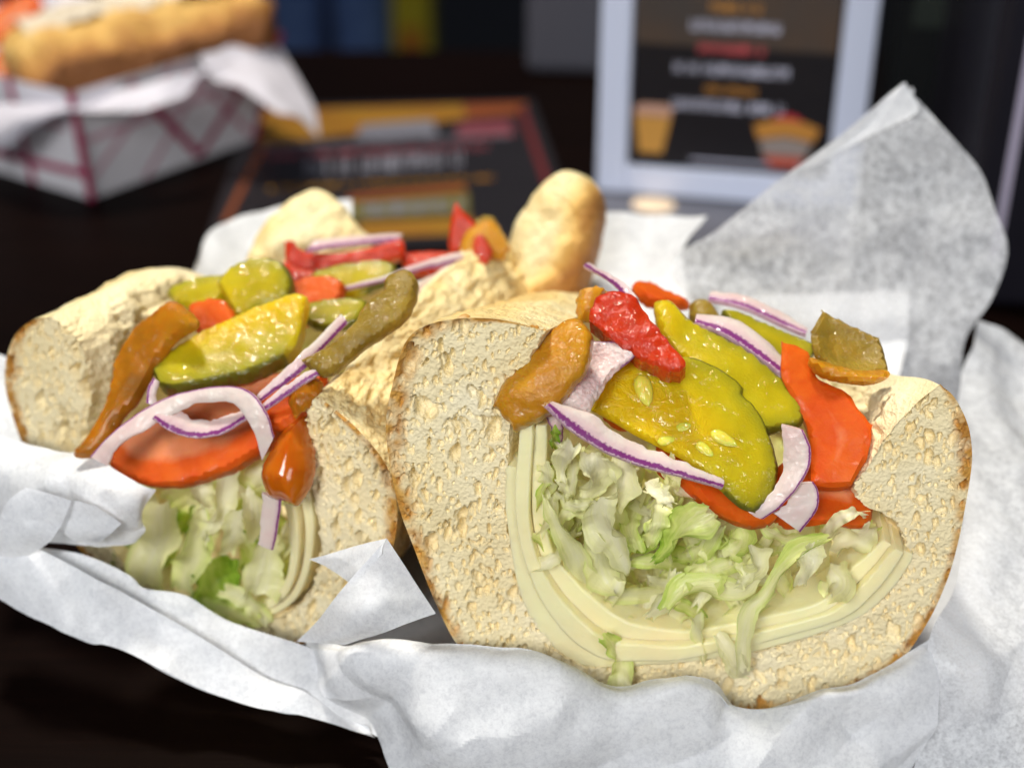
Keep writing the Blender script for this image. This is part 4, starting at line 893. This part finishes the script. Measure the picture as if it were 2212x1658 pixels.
# onions
strip('onion_strip', [(196,985,-2.45),(240,938,-2.4),(290,898,-2.3),(345,865,-2.2),(420,842,-2.15),(500,833,-2.2),(545,850,-2.35),(575,890,-2.5),(593,942,-2.6)], [(232,1004,-2.55),(268,955,-2.5),(330,918,-2.4),(380,892,-2.3),(430,872,-2.25),(490,868,-2.3),(525,892,-2.45),(552,940,-2.6),(566,995,-2.7)], M['onion'], .08, None, 'arched white onion strip under the large pickle of the rear half', 'onion', GO, nu=120, nv=14, rough=.014, pw=.07)
strip('onion_strip', [(607,1080,-2.75),(604,1120,-2.78),(598,1155,-2.8),(590,1185,-2.8)], [(566,1062,-2.72),(566,1100,-2.75),(562,1140,-2.78),(556,1172,-2.8)], M['onion'], .10, None, 'straight onion end hanging below the shiny orange pepper', 'onion', GO, nu=50, nv=12, pw=.12)
strip('onion_strip', [(330,902,-2.42),(363,928,-2.47),(404,944,-2.5),(445,945,-2.5),(489,932,-2.48),(532,905,-2.42)], [(345,890,-2.25),(385,890,-2.25),(420,905,-2.28),(455,910,-2.28),(490,900,-2.25),(525,885,-2.2)], M['onion'], .07, None, 'crescent onion with a dark purple edge lying on the tomato slice', 'onion', GO, nu=90, nv=14, rough=.012, pw=.25)
strip('onion_strip', [(545,880,-2.3),(600,842,-2.2),(650,805,-2.1),(690,762,-1.8),(750,700,-1.2)], [(560,850,-2.2),(600,810,-2.1),(640,775,-2.0),(680,735,-1.7),(735,680,-1.1)], M['onion'], .07, None, 'straight purple edged onion strip leading back beside the large pickle', 'onion', GO, nu=80, nv=12, pw=.32)
strip('onion_strip', [(550,900,-2.42),(600,870,-2.4),(650,835,-2.35),(690,810,-2.3)], [(556,884,-2.3),(596,850,-2.3),(640,818,-2.25),(680,795,-2.2)], M['onion'], .07, None, 'second purple onion strip just below the straight one', 'onion', GO, nu=60, nv=12, pw=.4)
strip('onion_strip', [(688,638,.6),(760,625,.8),(840,605,1.1),(920,582,1.5),(1000,566,1.9)], [(700,628,.7),(770,612,.9),(850,588,1.2),(920,562,1.6),(996,546,2.0)], M['onion'], .07, None, 'long purple onion strip running to the far end of the rear half', 'onion', GO, nu=80, nv=12, pw=.32)
strip('onion_strip', [(890,640,.8),(920,622,1.1),(960,600,1.5),(1000,580,1.8)], [(885,618,.9),(920,600,1.2),(955,582,1.6),(990,568,1.9)], M['onion'], .07, None, 'short purple onion strip beside the tip of the olive pepper strip', 'onion', GO, nu=50, nv=12)
strip('onion_strip', [(660,545,2.0),(720,535,2.2),(800,525,2.4),(860,520,2.5)], [(680,520,2.3),(740,512,2.5),(810,508,2.7),(870,506,2.8)], M['onion'], .07, None, 'pale pink onion strip above the far red pepper strip', 'onion', GO, nu=50, nv=12)
strip('onion_strip', [(315,870,-2.2),(318,840,-2.1),(330,815,-2.0)], [(340,880,-2.2),(338,850,-2.1),(345,825,-2.0)], M['onion'], .1, None, 'short onion end beside the left edge of the large rear pickle', 'onion', GO, nu=30, nv=10)
for i in range(22):
    k, q = RS.random(), RS.uniform(-.85, .85)
    b = np.array([-4.2, -1.6, 0]) + np.array(unit(L_AX)) * k * 5.5 + np.array([unit(L_AX)[1], -unit(L_AX)[0], 0]) * q * 1.9 + np.array([0, 0, 2.6 + .7 * RS.random()])
    d = np.array([RS.uniform(-1, 1), RS.uniform(-1, 1), RS.uniform(-.3, .3)]) * .9
    def pj(P):
        r = P - CAM; z = r.dot(FWD); return 1106 + FPX * r.dot(RGT) / z, 829 - FPX * r.dot(UPV) / z
    a_, c_, b_ = b - d, b, b + d
    pl = Plane(b, (0, -.5, .85))
    leaf([(*pj(a_), 40), (*pj(c_), 70), (*pj(b_), 40)], 0, .2, .4, 'lettuce shred bedded under the toppings of the rear sandwich half', GL, 700 + i, plane=pl)
for i in range(22):
    b = np.array([RS.uniform(1.4, 4.4), RS.uniform(-2.8, .6), RS.uniform(2.2, 3.1)])
    d = np.array([RS.uniform(-1, 1), RS.uniform(-1, 1), RS.uniform(-.3, .3)]) * .9
    pl = Plane(b, (0, -.5, .85))
    leaf([(*pj(b - d), 40), (*pj(b), 75), (*pj(b + d), 40)], 0, .2, .4, 'lettuce shred bedded under the toppings of the front sandwich half', GR, 800 + i, plane=pl)
# ------------------------------------------------------------------ background
W_FRAME = m_plain('white_frame', (.70, .76, .95), .35, .4)
BLACK = m_plain('poster_black', (.014, .012, .015), .4, .3, nscale=.3)
def sign_quad(parent, pl, pts, mat, name, lift):
    V = np.array([pl.hit(*p) + pl.n * lift for p in pts])
    return flat_quad(name, V, mat, parent=parent)
SA = math.radians(13)
S_PL = Plane(atZ(1290, 405, .35), (-math.sin(SA), -math.cos(SA), 0.0))
def slab_flat(name, pts, pl, th, mat, parent=None):
    A = np.array([pl.hit(*p) for p in pts]); n = len(A); V = np.concatenate([A, A - pl.n * th])
    F = [tuple(range(n)), tuple(range(2 * n - 1, n - 1, -1))] + [(i, i + n, (i + 1) % n + n, (i + 1) % n) for i in range(n)]
    return mesh(name, V, F, mat, parent, flat=True)
sign = thing('menu_sign', 'white framed upright menu sign with a black printed card, blurred behind the sandwiches', 'sign', S_PL.hit(1560, 405))
def S(u, v):   # sign plane coordinates, cm from the lower left corner
    return S_PL.p + S_PL.e1 * u + np.array([0, 0, 1.0]) * v
def s_quad(name, u0, v0, u1, v1, mat, lift, th=.0):
    if th:
        A = np.array([S(u0, v0), S(u1, v0), S(u1, v1), S(u0, v1)]) + S_PL.n * lift; V = np.concatenate([A, A - S_PL.n * th])
        F = [(0, 1, 2, 3), (7, 6, 5, 4)] + [(i, i + 4, (i + 1) % 4 + 4, (i + 1) % 4) for i in range(4)]
        return mesh(name, V, F, mat, sign, flat=True)
    return mesh(name, np.array([S(u0, v0), S(u1, v0), S(u1, v1), S(u0, v1)]) + S_PL.n * lift, [(0, 1, 2, 3)], mat, sign, flat=True)
SW, SH = 7.2, 13.0
s_quad('card', .9, .75, SW - .9, SH - .8, BLACK, .0, .1)
for nm, q in (('frame_side', (0, .0, .85, SH)), ('frame_side', (SW - .85, .0, SW, SH)), ('frame_bottom', ((.852), 0, SW - (.852), .8)), ('frame_top', ((.852), SH - .85, SW - (.852), SH))):
    bevel(s_quad(nm, *q, W_FRAME, .25, .45), .06)
TXT_W = m_plain('print_white', (.50, .50, .62), .5); TXT_O = m_plain('print_orange', (.55, .24, .04), .5); TXT_R = m_plain('print_red', (.55, .08, .09), .5)
RT = random.Random(5)
def text_row(parent, fn, u0, u1, v, h, mat, name='print_line'):
    """a row of separate glyph-sized marks: the print is too small and blurred to read"""
    V, F = [], []; u = u0
    while u < u1:
        w = h * RT.uniform(.45, .8)
        if RT.random() < .15: u += h * .5; continue
        for (a, b, c, d) in ((0, 0, .28, 1), (.72, 0, 1, 1), (.28, RT.choice([0, .4, .8]), .72, RT.choice([.25, .6, 1.0]))):
            i = len(V); b, d = min(b, d - .15), d
            V += [fn(u + a * w, v + b * h), fn(u + c * w, v + b * h), fn(u + c * w, v + d * h), fn(u + a * w, v + d * h)]; F.append((i, i + 1, i + 2, i + 3))
        u += w * 1.22
    return mesh(name, np.array(V), F, mat, parent, flat=True)
fs = lambda u, v: S(u, v) + S_PL.n * .02
mid = SW / 2
for (hw, v, h, m_) in ((.62, 5.15, .24, TXT_O), (1.25, 4.62, .28, TXT_W), (.88, 4.05, .24, TXT_R), (1.48, 3.46, .28, TXT_W), (.72, 2.95, .20, TXT_O), (1.48, 2.46, .28, TXT_W), (.9, 6.0, .3, TXT_W), (1.4, 6.8, .4, TXT_O)):
    text_row(sign, fs, mid - .1 - hw, mid - .1 + hw, v, h, m_)
# round emblem: red dome, orange banner, grey lettered band, red foot
def emb(name, pts, mat, lift):
    if name.startswith('emblem_') and name != 'emblem_dome': pts = [(cx + (a - cx) * .78, cy + (b - cy) * .78) for a, b in pts]
    return mesh(name, np.array([S(*p) for p in pts]) + S_PL.n * lift, [tuple(range(len(pts)))], mat, sign, flat=True)
cx, cy = 5.15, 1.72
arc = lambda r, a0, a1, sx=1.0, n=14: [(cx + sx * r * .78 * math.cos(a), cy + r * .78 * math.sin(a)) for a in np.linspace(a0, a1, n)]
emb('emblem_dome', arc(1.0, .35, math.pi - .35, .85), m_plain('emblem_red', (.55, .03, .05), .5), .022)
emb('emblem_banner', [(cx - 1.15, cy + .55), (cx - .7, cy + .72), (cx, cy + .8), (cx + .7, cy + .72), (cx + 1.15, cy + .55), (cx + .95, cy + .05), (cx, cy + .22), (cx - .95, cy + .05)], TXT_O, .026)
emb('emblem_band', [(cx - .9, cy + .02), (cx, cy + .18), (cx + .9, cy + .02), (cx + .75, cy - .5), (cx - .75, cy - .5)], m_plain('emblem_grey', (.30, .25, .23), .5), .024)
emb('emblem_foot', [(cx - .75, cy - .52), (cx + .75, cy - .52), (cx + .45, cy - .9), (cx - .45, cy - .9)], m_plain('emblem_foot_red', (.5, .08, .04), .5), .024)
# plain orange tumbler shape printed at the lower left of the card
emb('printed_glass', [(1.15, 1.15), (1.8, 1.15), (2.0, 2.2), (1.0, 2.2)], m_plain('print_amber', (.60, .30, .06), .5), .022)
emb('printed_glass_top', [(1.0, 2.22), (2.0, 2.22), (2.05, 2.45), (1.85, 2.55), (1.2, 2.55), (.96, 2.42)], m_plain('print_peach', (.58, .33, .24), .5), .022)
s_quad('print_rule', 2.6, 1.0, SW - 1.0, 1.08, TXT_W, .022)
s_quad('print_photo', .9, 4.2, SW - .9, 8.6, m_plain('print_dim', (.05, .042, .04), .5, nscale=.5, col2=(.085, .05, .03)), .012)
# base plate; the pale round disc is a ceiling light's reflection painted as colour
b0 = S(0, 0); ed = S_PL.e1; fw = unit(np.array([S_PL.n[0], S_PL.n[1], 0]))
BV = np.array([b0 + ed * -.05, b0 + ed * (SW + .05), b0 + ed * (SW + .05) + fw * 3.2, b0 + ed * -.05 + fw * 3.2]); BV[:, 2] = .32
BV = np.concatenate([BV, BV * [1, 1, 0] + [0, 0, .02]])
bevel(mesh('base_plate', BV, [(0, 1, 2, 3), (7, 6, 5, 4)] + [(i, i + 4, (i + 1) % 4 + 4, (i + 1) % 4) for i in range(4)], m_plain('base_grey', (.10, .10, .125), .3, .5), sign, flat=True), .08)
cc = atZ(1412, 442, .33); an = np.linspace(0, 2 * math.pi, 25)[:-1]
mesh('painted_reflection', np.stack([cc[0] + .60 * np.cos(an), cc[1] + .62 * np.sin(an), 0 * an + .335], -1), [tuple(range(24))], m_plain('reflection_paint', (.95, .74, .52), .5), sign, flat=True)

# flyer lying on the table
fly = thing('flyer', 'black printed flyer with red border and yellow top band lying flat on the table', 'flyer', atZ(850, 400, 0))
def fq(name, pts, mat, z, parent=None):
    return mesh(name, np.array([atZ(*p, z) for p in pts]), [tuple(range(len(pts)))], mat, parent or fly, flat=True)
FA, FB, FC, FD = atZ(545, 232, 0), atZ(1150, 216, 0), atZ(1260, 520, 0), atZ(430, 560, 0)
Fm = np.concatenate([[FA + [0, 0, .03], FB + [0, 0, .03], FC + [0, 0, .03], FD + [0, 0, .03]], [FA, FB, FC, FD]]); Fm[4:, 2] = .004
mesh('card', Fm, [(0, 1, 2, 3), (7, 6, 5, 4)] + [(i, i + 4, (i + 1) % 4 + 4, (i + 1) % 4) for i in range(4)], BLACK, fly, flat=True)
YEL = m_plain('print_yellow', (.27, .14, .006), .5, nscale=.5, col2=(.24, .09, .006)); ORG = m_plain('print_burnt', (.20, .045, .007), .5); DRED = m_plain('print_dark_red', (.11, .008, .010), .5); GRY = m_plain('print_grey', (.15, .15, .185), .5); MAR = m_plain('print_maroon', (.17, .035, .05), .5)
fq('print_band', [(560,238),(1000,226),(1010,256),(760,290),(560,312)], YEL, .036)
fq('print_band', [(1002,226),(1140,222),(1120,246),(1012,256)], ORG, .036)
fq('print_border', [(562,316),(574,316),(492,480),(478,480)], ORG, .036)
fq('print_border', [(1118,232),(1134,232),(1200,420),(1182,420)], DRED, .036)
fq('print_block', [(780,270),(935,258),(945,292),(770,300)], GRY, .040)
fq('print_block', [(990,268),(1100,260),(1112,292),(985,296)], MAR, .040)
def flyf(y0, y1): return lambda u, v: atZ(u, y0 + (y1 - y0) * v, .044)
def flat_text(x0, x1, yl, yr, h, mat):
    def fn(u, v): t = (u - x0) / (x1 - x0); return atZ(u, yl + (yr - yl) * t - v, .044)
    return text_row(fly, fn, x0, x1, 0, h, mat)
flat_text(570, 1095, 322, 296, 8, GRY)
flat_text(575, 1060, 345, 322, 14, MAR)
flat_text(660, 980, 382, 360, 34, GRY)
flat_text(580, 1070, 412, 388, 9, YEL)
fq('print_band', [(760,420),(1000,398),(1010,412),(740,436)], ORG, .040)
fq('print_band', [(730,438),(1012,414),(1014,460),(720,478)], m_plain('print_olive', (.12, .10, .015), .5), .040)
flat_text(740, 1008, 470, 452, 26, GRY)
fq('print_band', [(780,480),(1020,468),(1030,505),(760,515)], YEL, .040)

# paper food tray with a second sub
TA = atZ(197, 432, .0); TB = atZ(498, 322, .0); td = unit(TB - TA); tp = np.array([-td[1], td[0], 0.])
TL_, TW_ = np.linalg.norm(TB - TA) + 1.2, 9.0
tray = thing('food_tray', 'white paper food tray with crossing magenta stripes, blurred at upper left', 'tray', TA + td * 3 + tp * 4)
PAPERW = m_plain('tray_paper', (.88, .86, .92), .6, .3, nscale=.8, var=.08); STR2 = m_plain('tray_stripe_pale', (.66, .38, .47), .6, .3); STR = m_plain('tray_stripe', (.42, .025, .11), .6, .3)
def T(a, b, z): return TA + td * (a - .0) + tp * b + np.array([0, 0, z])
fl_, hh = .7, 3.4
bot = [T(0, 0, .02), T(TL_, 0, .02), T(TL_, TW_, .02), T(0, TW_, .02)]
top = [T(-fl_, -fl_, hh), T(TL_ + fl_, -fl_, hh), T(TL_ + fl_, TW_ + fl_, hh), T(-fl_, TW_ + fl_, hh)]
mesh('tray_bottom', np.array(bot), [(0, 1, 2, 3)], PAPERW, tray, flat=True)
for i in range(4):
    j = (i + 1) % 4
    q = np.array([bot[i], bot[j], top[j], top[i]]); n = unit(np.cross(q[1] - q[0], q[3] - q[0]))
    o = mesh('tray_wall', q, [(0, 1, 2, 3)], PAPERW, tray, flat=True)
    if n.dot(q.mean(0) - (TA + td * TL_ / 2 + tp * TW_ / 2)) < 0: n = -n
    def wl(u, v): return (q[0] * (1 - u) + q[1] * u) * (1 - v) + (q[3] * (1 - u) + q[2] * u) * v + n * .02
    if i in (0, 3):
        Ls = np.linalg.norm(q[1] - q[0]); 
        bands = [(.0, .0, .0, 1.0), (.25, .95, .62, .05), (.62, .05, .95, .9), (.98, 0, 1.0, 1.0)] if i == 0 else [(1.0, 0, 1.0, 1.0), (.0, .15, 1.0, .25), (.72, 0, .75, 1.0)]
        for (u0, v0, u1, v1) in bands:
            a, b = wl(u0, v0), wl(u1, v1); sd_ = unit(np.cross(b - a, n)) * .14
            mesh('stripe', np.array([a - sd_, a + sd_, b + sd_, b - sd_]), [(0, 1, 2, 3)], STR, tray, flat=True)
        for (u0, v0, u1, v1) in ([(.02, .55, .98, .62), (.03, .2, .45, .98), (.30, .02, .66, .95), (.50, .95, .94, .08)] if i == 0 else [(.1, .6, .95, .66), (.2, .05, .55, .95)]):
            a, b = wl(u0, v0) - n * .006, wl(u1, v1) - n * .006; sd_ = unit(np.cross(b - a, n)) * .10
            mesh('pale_stripe', np.array([a - sd_, a + sd_, b + sd_, b - sd_]), [(0, 1, 2, 3)], STR2, tray, flat=True)
liner = thing('tray_liner', 'pale paper liner draped over the rim of the striped tray', 'paper', T(3, 3, 2))
LW = m_plain('liner_paper', (.66, .64, .72), .6, .3, nscale=1.0, var=.1)
def liner_sheet(rows, seed):
    W = np.array([crom_u(np.array([atY(*p) for p in r]), 40) for r in rows]); P = np.stack([crom_u(W[:, i], 40) for i in range(40)], 0)
    P = P + (crease(P, .15, seed))[..., None] * np.array([0, -.7, .7])
    return mesh('fold', P.reshape(-1, 3), grid_faces(40, 40), LW, liner)
liner_sheet([[(-60, 225, 19.6), (100, 215, 18.4), (250, 195, 18.6), (400, 160, 19.6), (520, 120, 21)], [(-60, 300, 19.0), (90, 245, 17.3), (250, 225, 18.0), (380, 200, 19.0), (440, 160, 20)], [(-60, 335, 19.0), (20, 315, 18), (120, 245, 17.1), (300, 240, 18.0), (395, 205, 18.8)]], 3)
liner_sheet([[(430, 120, 20.5), (500, 95, 22), (560, 85, 23), (600, 100, 24)], [(460, 170, 20), (530, 140, 21.5), (600, 150, 22.5), (650, 180, 23)], [(520, 190, 19.8), (570, 185, 20.5), (630, 215, 21), (680, 240, 21.5)], [(600, 245, 19), (640, 250, 19.5), (668, 275, 20), (688, 295, 20)]], 5)
sub = thing('sub_roll', 'long golden brown sub roll lying in the striped tray', 'bread', T(3, 3, 2))
a0, a1 = atY(20, 175, 20.0), atY(575, 40, 24.5)
nk, na = 70, 40; kk = np.linspace(0, 1, nk); th_ = np.linspace(0, 2 * math.pi, na)
ax = unit(a1 - a0); sd_ = unit(np.cross(ax, [0, 0, 1])); up_ = np.cross(sd_, ax)
rr = 1.65 * np.sqrt(np.clip(1 - np.abs(2 * kk - 1) ** 9, 0, 1)) ** .8
P = a0 + ax * (kk * np.linalg.norm(a1 - a0))[:, None, None] + (np.cos(th_)[None, :] * rr[:, None])[..., None] * sd_ * 1.1 + (np.sin(th_)[None, :] * rr[:, None])[..., None] * up_ * .8
P = P + .38 * np.stack([fbm(P * .9, 60 + q, 4) for q in range(3)], -1)
bk = np.clip(1.15 - .80 * np.sin(th_)[None, :] + 0 * rr[:, None], 0, 1.0)
mesh('crust', P.reshape(-1, 3), grid_faces(nk, na), M['crust'], sub, dict(bake=bk.ravel()))
# the torn pale inside along the top and toppings behind it
tp_ = a0 + ax * (kk[6:-4] * np.linalg.norm(a1 - a0))[:, None] + up_ * 1.22 - sd_ * .2
Pt = tp_[:, None] + sd_ * (np.linspace(-1.25, .8, 16)[None, :, None]) + up_ * (.35 * np.sin(np.linspace(0.2, 2.9, 16))[None, :, None])
Pt = Pt + .35 * fbm(Pt * 1.6, 77, 3)[..., None] * up_
mesh('torn_top', Pt.reshape(-1, 3), grid_faces(Pt.shape[0], 16), m_plain('torn_crumb', (.72, .62, .48), .7, nscale=2, var=.3), sub)
for (lab, pts, Y, mt, nm) in (('blurred tomato slice in the striped tray at the left edge', [(-40,170),(-20,110),(60,95),(120,110),(80,150),(20,190)], 20.5, 'tomato', 'tomato_slice'), ('dark red pepper piece at the upper left corner', [(20,60),(90,30),(130,50),(110,90),(50,95)], 23.5, 'red', 'pepper_piece'),
        ('mustard brown pepper strip in the striped tray', [(125,40),(170,5),(185,30),(165,60),(130,65)], 23.8, 'amber', 'pepper_strip'), ('pinkish onion strip in the striped tray', [(80,105),(140,80),(160,95),(110,125),(85,125)], 22.0, 'onionf', 'onion_strip'), ('dark tomato slice hidden at the top left corner', [(-40,80),(-20,20),(60,-20),(90,10),(40,60),(0,90)], 24, 'tomato', 'tomato_slice')):
    slab(nm, pts, PY(pts[0][0], pts[0][1], Y, (0, -.6, .8)), .4, M[mt], lab, {'tomato_slice': 'tomato', 'onion_strip': 'onion'}.get(nm, 'pepper'), None, r=.12, h=.2, n=50)

# dark dispenser at the right with a pale outline
disp = thing('napkin_dispenser', 'tall black dispenser with a thin pale outline on its face, at the right edge', 'dispenser', atZ(2150, 690, 0))
DK = m_plain('dispenser_black', (.012, .011, .017), .35, .25, nscale=.4); DK2 = m_plain('dispenser_side', (.006, .007, .008), .4, .25)
D_PL = Plane(atZ(2062, 660, 0), (-.12, -1, 0)); c0 = D_PL.p; e_ = D_PL.e1; bk_ = -D_PL.n
def boxv(o, e, b, w, d, z0, z1):
    q = [o, o + e * w, o + e * w + b * d, o + b * d]; V = np.array([p * [1, 1, 0] + [0, 0, z0] for p in q] + [p * [1, 1, 0] + [0, 0, z1] for p in q])
    return V, [(3, 2, 1, 0), (4, 5, 6, 7), (0, 1, 5, 4), (1, 2, 6, 5), (2, 3, 7, 6), (3, 0, 4, 7)]
bevel(mesh('body', *boxv(c0, e_, bk_, 9, 9, .0, 18), DK, disp, flat=True), .25)
LN = m_plain('pale_line', (.42, .38, .50), .5)
def dq(name, u0, v0, u1, v1, mat, th=.03):
    A = np.array([c0 + e_ * u + np.array([0, 0, v]) for u, v in ((u0, v0), (u1, v0), (u1, v1), (u0, v1))]) * 1.0 + D_PL.n * th; V = np.concatenate([A, A - D_PL.n * th * 1.5])
    return mesh(name, V, [(0, 1, 2, 3), (7, 6, 5, 4)] + [(i, i + 4, (i + 1) % 4 + 4, (i + 1) % 4) for i in range(4)], mat, disp, flat=True)
dq('outline', .62, 1.2, .82, 7.3, LN); dq('outline', .822, 7.1, 8.0, 7.3, LN); dq('outline', 8.0, 1.2, 8.22, 7.0, LN)
# dark caddy box between sign and dispenser
cb = thing('condiment_caddy', 'nearly black condiment caddy standing between the sign and the dispenser', 'caddy', atY(1960, 330, 19))
k0 = atZ(1885, 440, 0); 
bevel(mesh('body', *boxv(k0, np.array([.98, -.17, 0]), np.array([.17, .98, 0]), 5.0, 4, .0, 9.5), DK2, cb, flat=True), .2)
bevel(mesh('label_band', *boxv(k0 + np.array([.4, -.1, 0]), np.array([.98, -.17, 0]), np.array([.17, .98, 0]), 3.4, .2, 5.0, 6.6), m_plain('caddy_green', (.010, .016, .012), .5), cb, flat=True), .05)
# dark grey box left of the sign
gb = thing('napkin_box', 'dark slate grey box on the far side of the table, left of the sign', 'box', atZ(1205, 160, 0))
g0 = atZ(1135, 158, 0)
bevel(mesh('body', *boxv(g0, np.array([.99, -.1, 0]), np.array([.1, .99, 0]), 4.2, 3, .0, 9), m_plain('slate', (.09, .09, .115), .5), gb, flat=True), .3)
bevel(mesh('lid', *boxv(g0 + np.array([-.1, -.1, 0]), np.array([.99, -.1, 0]), np.array([.1, .99, 0]), 4.4, 3.2, 9.01, 9.6), m_plain('slate_lid', (.02, .02, .026), .5), gb, flat=True), .15)

# person in jeans far behind the table: lower body
def skin(name, V, E, R, mat, parent):
    me = bpy.data.meshes.new(name); me.from_pydata([tuple(np.array(v) * CM) for v in V], E, []); o = bpy.data.objects.new(name, me); COL.objects.link(o); o.parent = parent
    m = o.modifiers.new('skin', 'SKIN'); m.use_smooth_shade = True
    for i, r in enumerate(R): me.skin_vertices[0].data[i].radius = (r * CM, r * CM)
    me.skin_vertices[0].data[0].use_root = True
    o.modifiers.new('sub', 'SUBSURF').render_levels = 2; me.materials.append(mat); return o
YP = 232.0
xl, xr = atY(632, 60, YP)[0], atY(785, 60, YP)[0]
per = thing('person', 'person in blue jeans standing far behind the table, only the lower legs in view', 'person', ((xl + xr) / 2, YP, -75))
JE = m_plain('denim', (.20, .33, .70), .8, .2, nscale=.25, col2=(.11, .19, .44))
cxp = (xl + xr) / 2
ab = lambda x, y, z: (x - cxp, y, z)
V = [ab(cxp, 0, 92), ab(cxp, 0, 104), ab(xl, 0, 84), ab(xl, -1, 50), ab(xl, 1, 24), ab(xl, 1, 8), ab(xr, 0, 84), ab(xr, -1, 50), ab(xr, 1, 24), ab(xr, 1, 8)]
skin('jeans', V, [(0, 1), (0, 2), (2, 3), (3, 4), (4, 5), (0, 6), (6, 7), (7, 8), (8, 9)], [13, 13, 9.5, 7.0, 5.8, 5.4, 9.5, 7.0, 5.8, 5.4], JE, per)
for x in (xl, xr):
    skin('shoe', [ab(x, 4, 4), ab(x, -6, 3.5), ab(x, -16, 3)], [(0, 1), (1, 2)], [4.2, 4.0, 3.2], m_plain('shoe_dark', (.02, .02, .022), .6), per)
# yellow carrier bag beside the person
xb = atY(895, 60, YP)[0]
bag = thing('carrier_bag', 'yellow and orange paper carrier bag standing beside the jeans', 'bag', (xb, YP, -75))
def bagbox(name, w, d, z0, z1, mat, tw=1.0):
    V = np.array([(xb + sx * w * (1 if z == z0 else tw), YP + sy * d * (1 if z == z0 else tw), -75 + z) for z in (z0, z1) for sx, sy in ((-1, -1), (1, -1), (1, 1), (-1, 1))])
    return mesh(name, V, [(3, 2, 1, 0), (4, 5, 6, 7), (0, 1, 5, 4), (1, 2, 6, 5), (2, 3, 7, 6), (3, 0, 4, 7)], mat, bag, flat=True)
bevel(bagbox('body', 3.7, 9, 0, 42, m_plain('bag_yellow', (.62, .50, .03), .6, .2, nscale=.08, col2=(.45, .42, .04)), .85), .4)
bagbox('print_patch', 1.6, 9.1, 22, 30, m_plain('bag_orange', (.6, .16, .02), .6), 1.0)
skin('handle', [(-2, 0, 41), (-1.6, 0, 49), (1.6, 0, 49), (2, 0, 41)], [(0, 1), (1, 2), (2, 3)], [.4, .4, .4, .4], m_plain('bag_handle', (.12, .09, .02), .6), bag)
